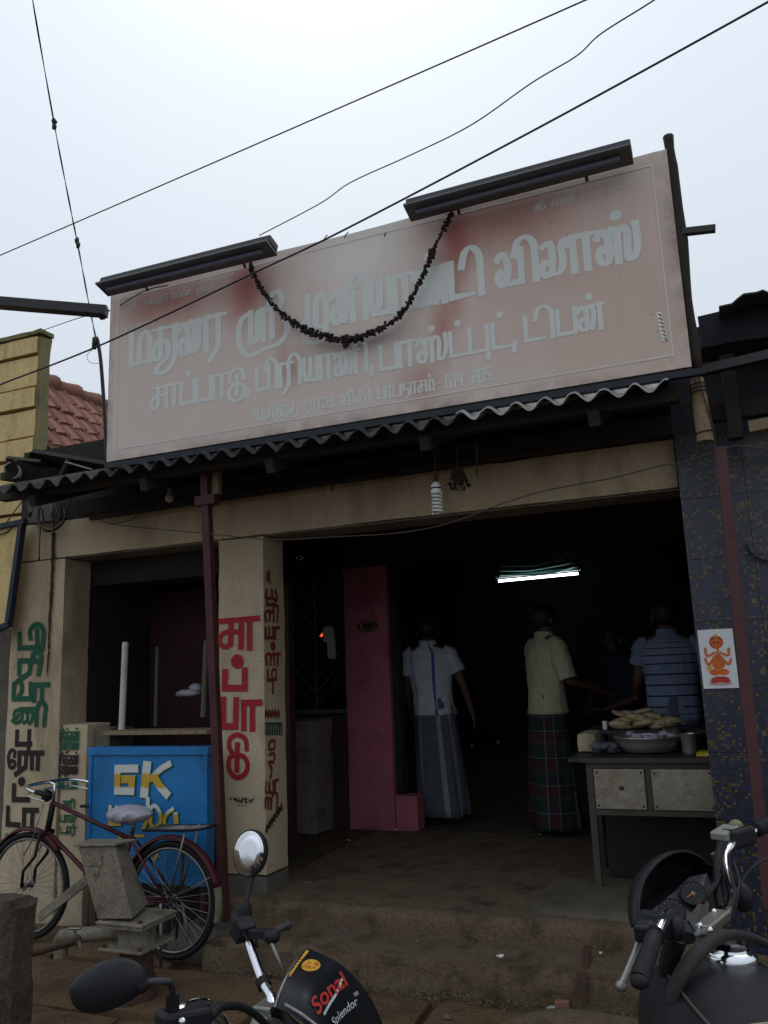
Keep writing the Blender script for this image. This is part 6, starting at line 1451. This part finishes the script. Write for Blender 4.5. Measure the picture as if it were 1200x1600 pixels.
MB().beam(q(1010, 1448, 1.45), q(1004, 1462, 1.42), .03, .03).build('lever_perch', M['black_plastic'], MR, bevel=.005)
blob_part('switch_knob', q(1058, 1452, 1.46), (.014, .014, .02), M['black_plastic'], MR)
tubep('clutch_lever', [q(1002, 1452, 1.47), q(996, 1478, 1.44), q(983, 1510, 1.41), q(971, 1538, 1.38)], [.007, .006, .0055, .006], M['alu'], MR); blob_part('lever_ball', q(970, 1541, 1.375), .0095, M['alu'], MR)
tubep('mirror_stub', [q(1062, 1444, 1.49), q(1072, 1455, 1.46), q(1076, 1466, 1.44)], .012, M['black_rubber'], MR)
MB().beam(q(1098, 1454, 1.66), q(1129, 1428, 1.74), .034, .02).build('handlebar_clamp', M['alu'], MR, bevel=.004)
for x, y, d in ((1094, 1446, 1.67), (1110, 1453, 1.67), (1116, 1424, 1.75), (1130, 1436, 1.74)): blob_part('clamp_bolt', q(x, y, d-.02), .006, M['chrome'], MR, n=10)
MB().beam(q(1122, 1308, 2.06), q(1144, 1294, 2.1), .045, .02).build('brake_reservoir', plain('dull_reservoir', (.22, .22, .19), .5), MR, bevel=.004)
blob_part('reservoir_bracket', q(1150, 1290, 2.1), (.018, .018, .015), plain('olive_cap', (.16, .15, .08), .6), MR)
MB().beam(q(1136, 1312, 2.06), q(1170, 1302, 2.1), .05, .045).build('throttle_housing', M['black_plastic'], MR, bevel=.008)
blob_part('bar_ring', q(1169, 1306, 2.1), (.013, .013, .016), M['chrome'], MR)
MB().beam(q(1115, 1340, 2.0), q(1134, 1326, 2.02), .016, .014).build('switch_lever', M['alu'], MR)
tubep('brake_hose', [q(1128, 1318, 2.03), q(1122, 1345, 1.98), q(1122, 1390, 1.92), q(1128, 1422, 1.84)], .011, M['black_rubber'], MR)
tubep('cable', [q(1200, 1340, 2.1), q(1175, 1355, 2.06), q(1158, 1380, 1.98), q(1148, 1420, 1.86)], .004, M['wire'], MR, 6)
tubep('cable', [q(1146, 1345, 2.0), q(1155, 1376, 1.95), q(1150, 1400, 1.88)], .003, M['wire'], MR, 6)
blob_part('indicator', q(1160, 1402, 1.95), (.026, .026, .034), M['black_plastic'], MR)
blob_part('indicator', q(1030, 1562, 1.52), (.022, .030, .030), M['black_plastic'], MR)
tubep('indicator_stem', [q(1036, 1556, 1.54), q(1062, 1520, 1.6)], .010, M['black_rubber'], MR)
# fairing hood and instruments
hc = q(1052, 1384, 1.86); hn = (q(1080, 1420, 1.75)-q(1040, 1365, 1.95)).normalized()
ou = [q(*c) for c in ((1000, 1448, 1.74), (998, 1410, 1.78), (1008, 1372, 1.84), (1034, 1342, 1.90), (1066, 1330, 1.95), (1092, 1338, 1.98), (1108, 1352, 1.99), (1126, 1352, 1.98), (1122, 1378, 1.92), (1100, 1410, 1.84), (1080, 1440, 1.76), (1040, 1452, 1.72))]
outl = catmull(ou+[ou[0]], 4)[:-1]; cen = sum(outl, Vector())/len(outl)
back = fR*.13+Vector((0, 0, -.03))
rings_ = [outl, [cen+(p-cen)*1.02+back*.35 for p in outl], [cen+(p-cen)*.86+back*.8 for p in outl], [cen+(p-cen)*.45+back*1.05 for p in outl], [cen+(p-cen)*.03+back*1.12 for p in outl]]
MB().loft(rings_).build('headlamp_hood', M['black_plastic'], MR, smooth=True, solid=.004)
tubep('hood_rim', [p for p in outl]+[outl[0]], .0035, M['black_rubber'], MR, 8, k=1)
def dial_face(name, pts, m):
    P_ = [q(*p) for p in pts]; n_ = len(P_); mb = MB(); c_ = sum(P_, Vector())/n_; nn = (P_[1]-P_[0]).cross(P_[2]-P_[1]).normalized()
    if nn.dot(CP-c_) < 0: nn = -nn
    mb.add(P_+[p-nn*.012 for p in P_], [tuple(range(n_)), tuple(range(n_, 2*n_))[::-1]]+[(i, (i+1) % n_, n_+(i+1) % n_, n_+i) for i in range(n_)]); return mb.build(name, m, MR, bevel=.002), c_, nn
dial_face('instrument_bezel', ((1020, 1438, 1.735), (1024, 1420, 1.76), (1048, 1400, 1.80), (1078, 1372, 1.86), (1104, 1366, 1.89), (1110, 1384, 1.87), (1090, 1416, 1.79), (1068, 1444, 1.735), (1040, 1450, 1.72)), M['black_plastic'])
dialg = worn('dusty_dial_glass', (.10, .11, .125), (.16, .155, .14), .5, 40, .15, .02, 200)
def dialc(px, py, d, r_, ry):
    c_ = q(px, py, d); n_ = (CP-c_).normalized()*.6+Vector((0, -.1, .5)); n_.normalize(); s_ = Vector((0, 0, 1)).cross(n_).normalized(); u_ = n_.cross(s_)
    Mx = Matrix(((s_.x, u_.x, n_.x, 0), (s_.y, u_.y, n_.y, 0), (s_.z, u_.z, n_.z, 0), (0, 0, 0, 1)))
    o = MB().lathe([(r_*1.08, -.010), (r_*1.1, .0), (r_*1.06, .003), (r_*.99, .001)], c_, 28, Mx).build('dial_ring', M['black_rubber'], MR, smooth=40)
    MB().lathe([(r_, .0), (.001, .0012)], c_, 28, Mx).build('dial_face', dialg, o)
    mk = MB()
    for k in range(11):
        a = radians(-210+24*k+150); mk.beam(c_+Mx.to_3x3() @ Vector((r_*.72*cos(a), r_*.72*sin(a), .0022)), c_+Mx.to_3x3() @ Vector((r_*.88*cos(a), r_*.88*sin(a), .0022)), .0014, .0006)
    mk.build('dial_marks', M['grey_cement'], o)
    MB().beam(c_+Mx.to_3x3() @ Vector((0, 0, .003)), c_+Mx.to_3x3() @ Vector((-r_*.5, -r_*.45, .003)), .0022, .001).build('needle', M['orange'], o)
dialc(1050, 1424, 1.735, .026, 1); dialc(1083, 1396, 1.80, .025, 1)
dial_face('ignition_cover', ((1076, 1436, 1.72), (1100, 1402, 1.80), (1106, 1412, 1.78), (1104, 1436, 1.73), (1086, 1452, 1.69)), M['black_plastic'])
# thick draped strap over the tank
tubep('padded_strap', [q(1226, 1488, 1.62), q(1190, 1471, 1.58), (q(1155, 1461, 1.56)), q(1122, 1466, 1.54), q(1094, 1486, 1.50), q(1070, 1515, 1.46), q(1052, 1550, 1.44), q(1050, 1590, 1.43), q(1056, 1640, 1.42)], [.007, .008, .009, .011, .013, .014, .012, .010, .009], worn('dusty_black_strap', (.02, .018, .016), (.07, .06, .048), .5, 12, .8, .3, 100), MR, 12)
tubep('black_hose', [q(1060, 1462, 1.50), q(1046, 1500, 1.52), q(1048, 1540, 1.54), q(1066, 1600, 1.56)], .018, M['black_rubber'], MR)
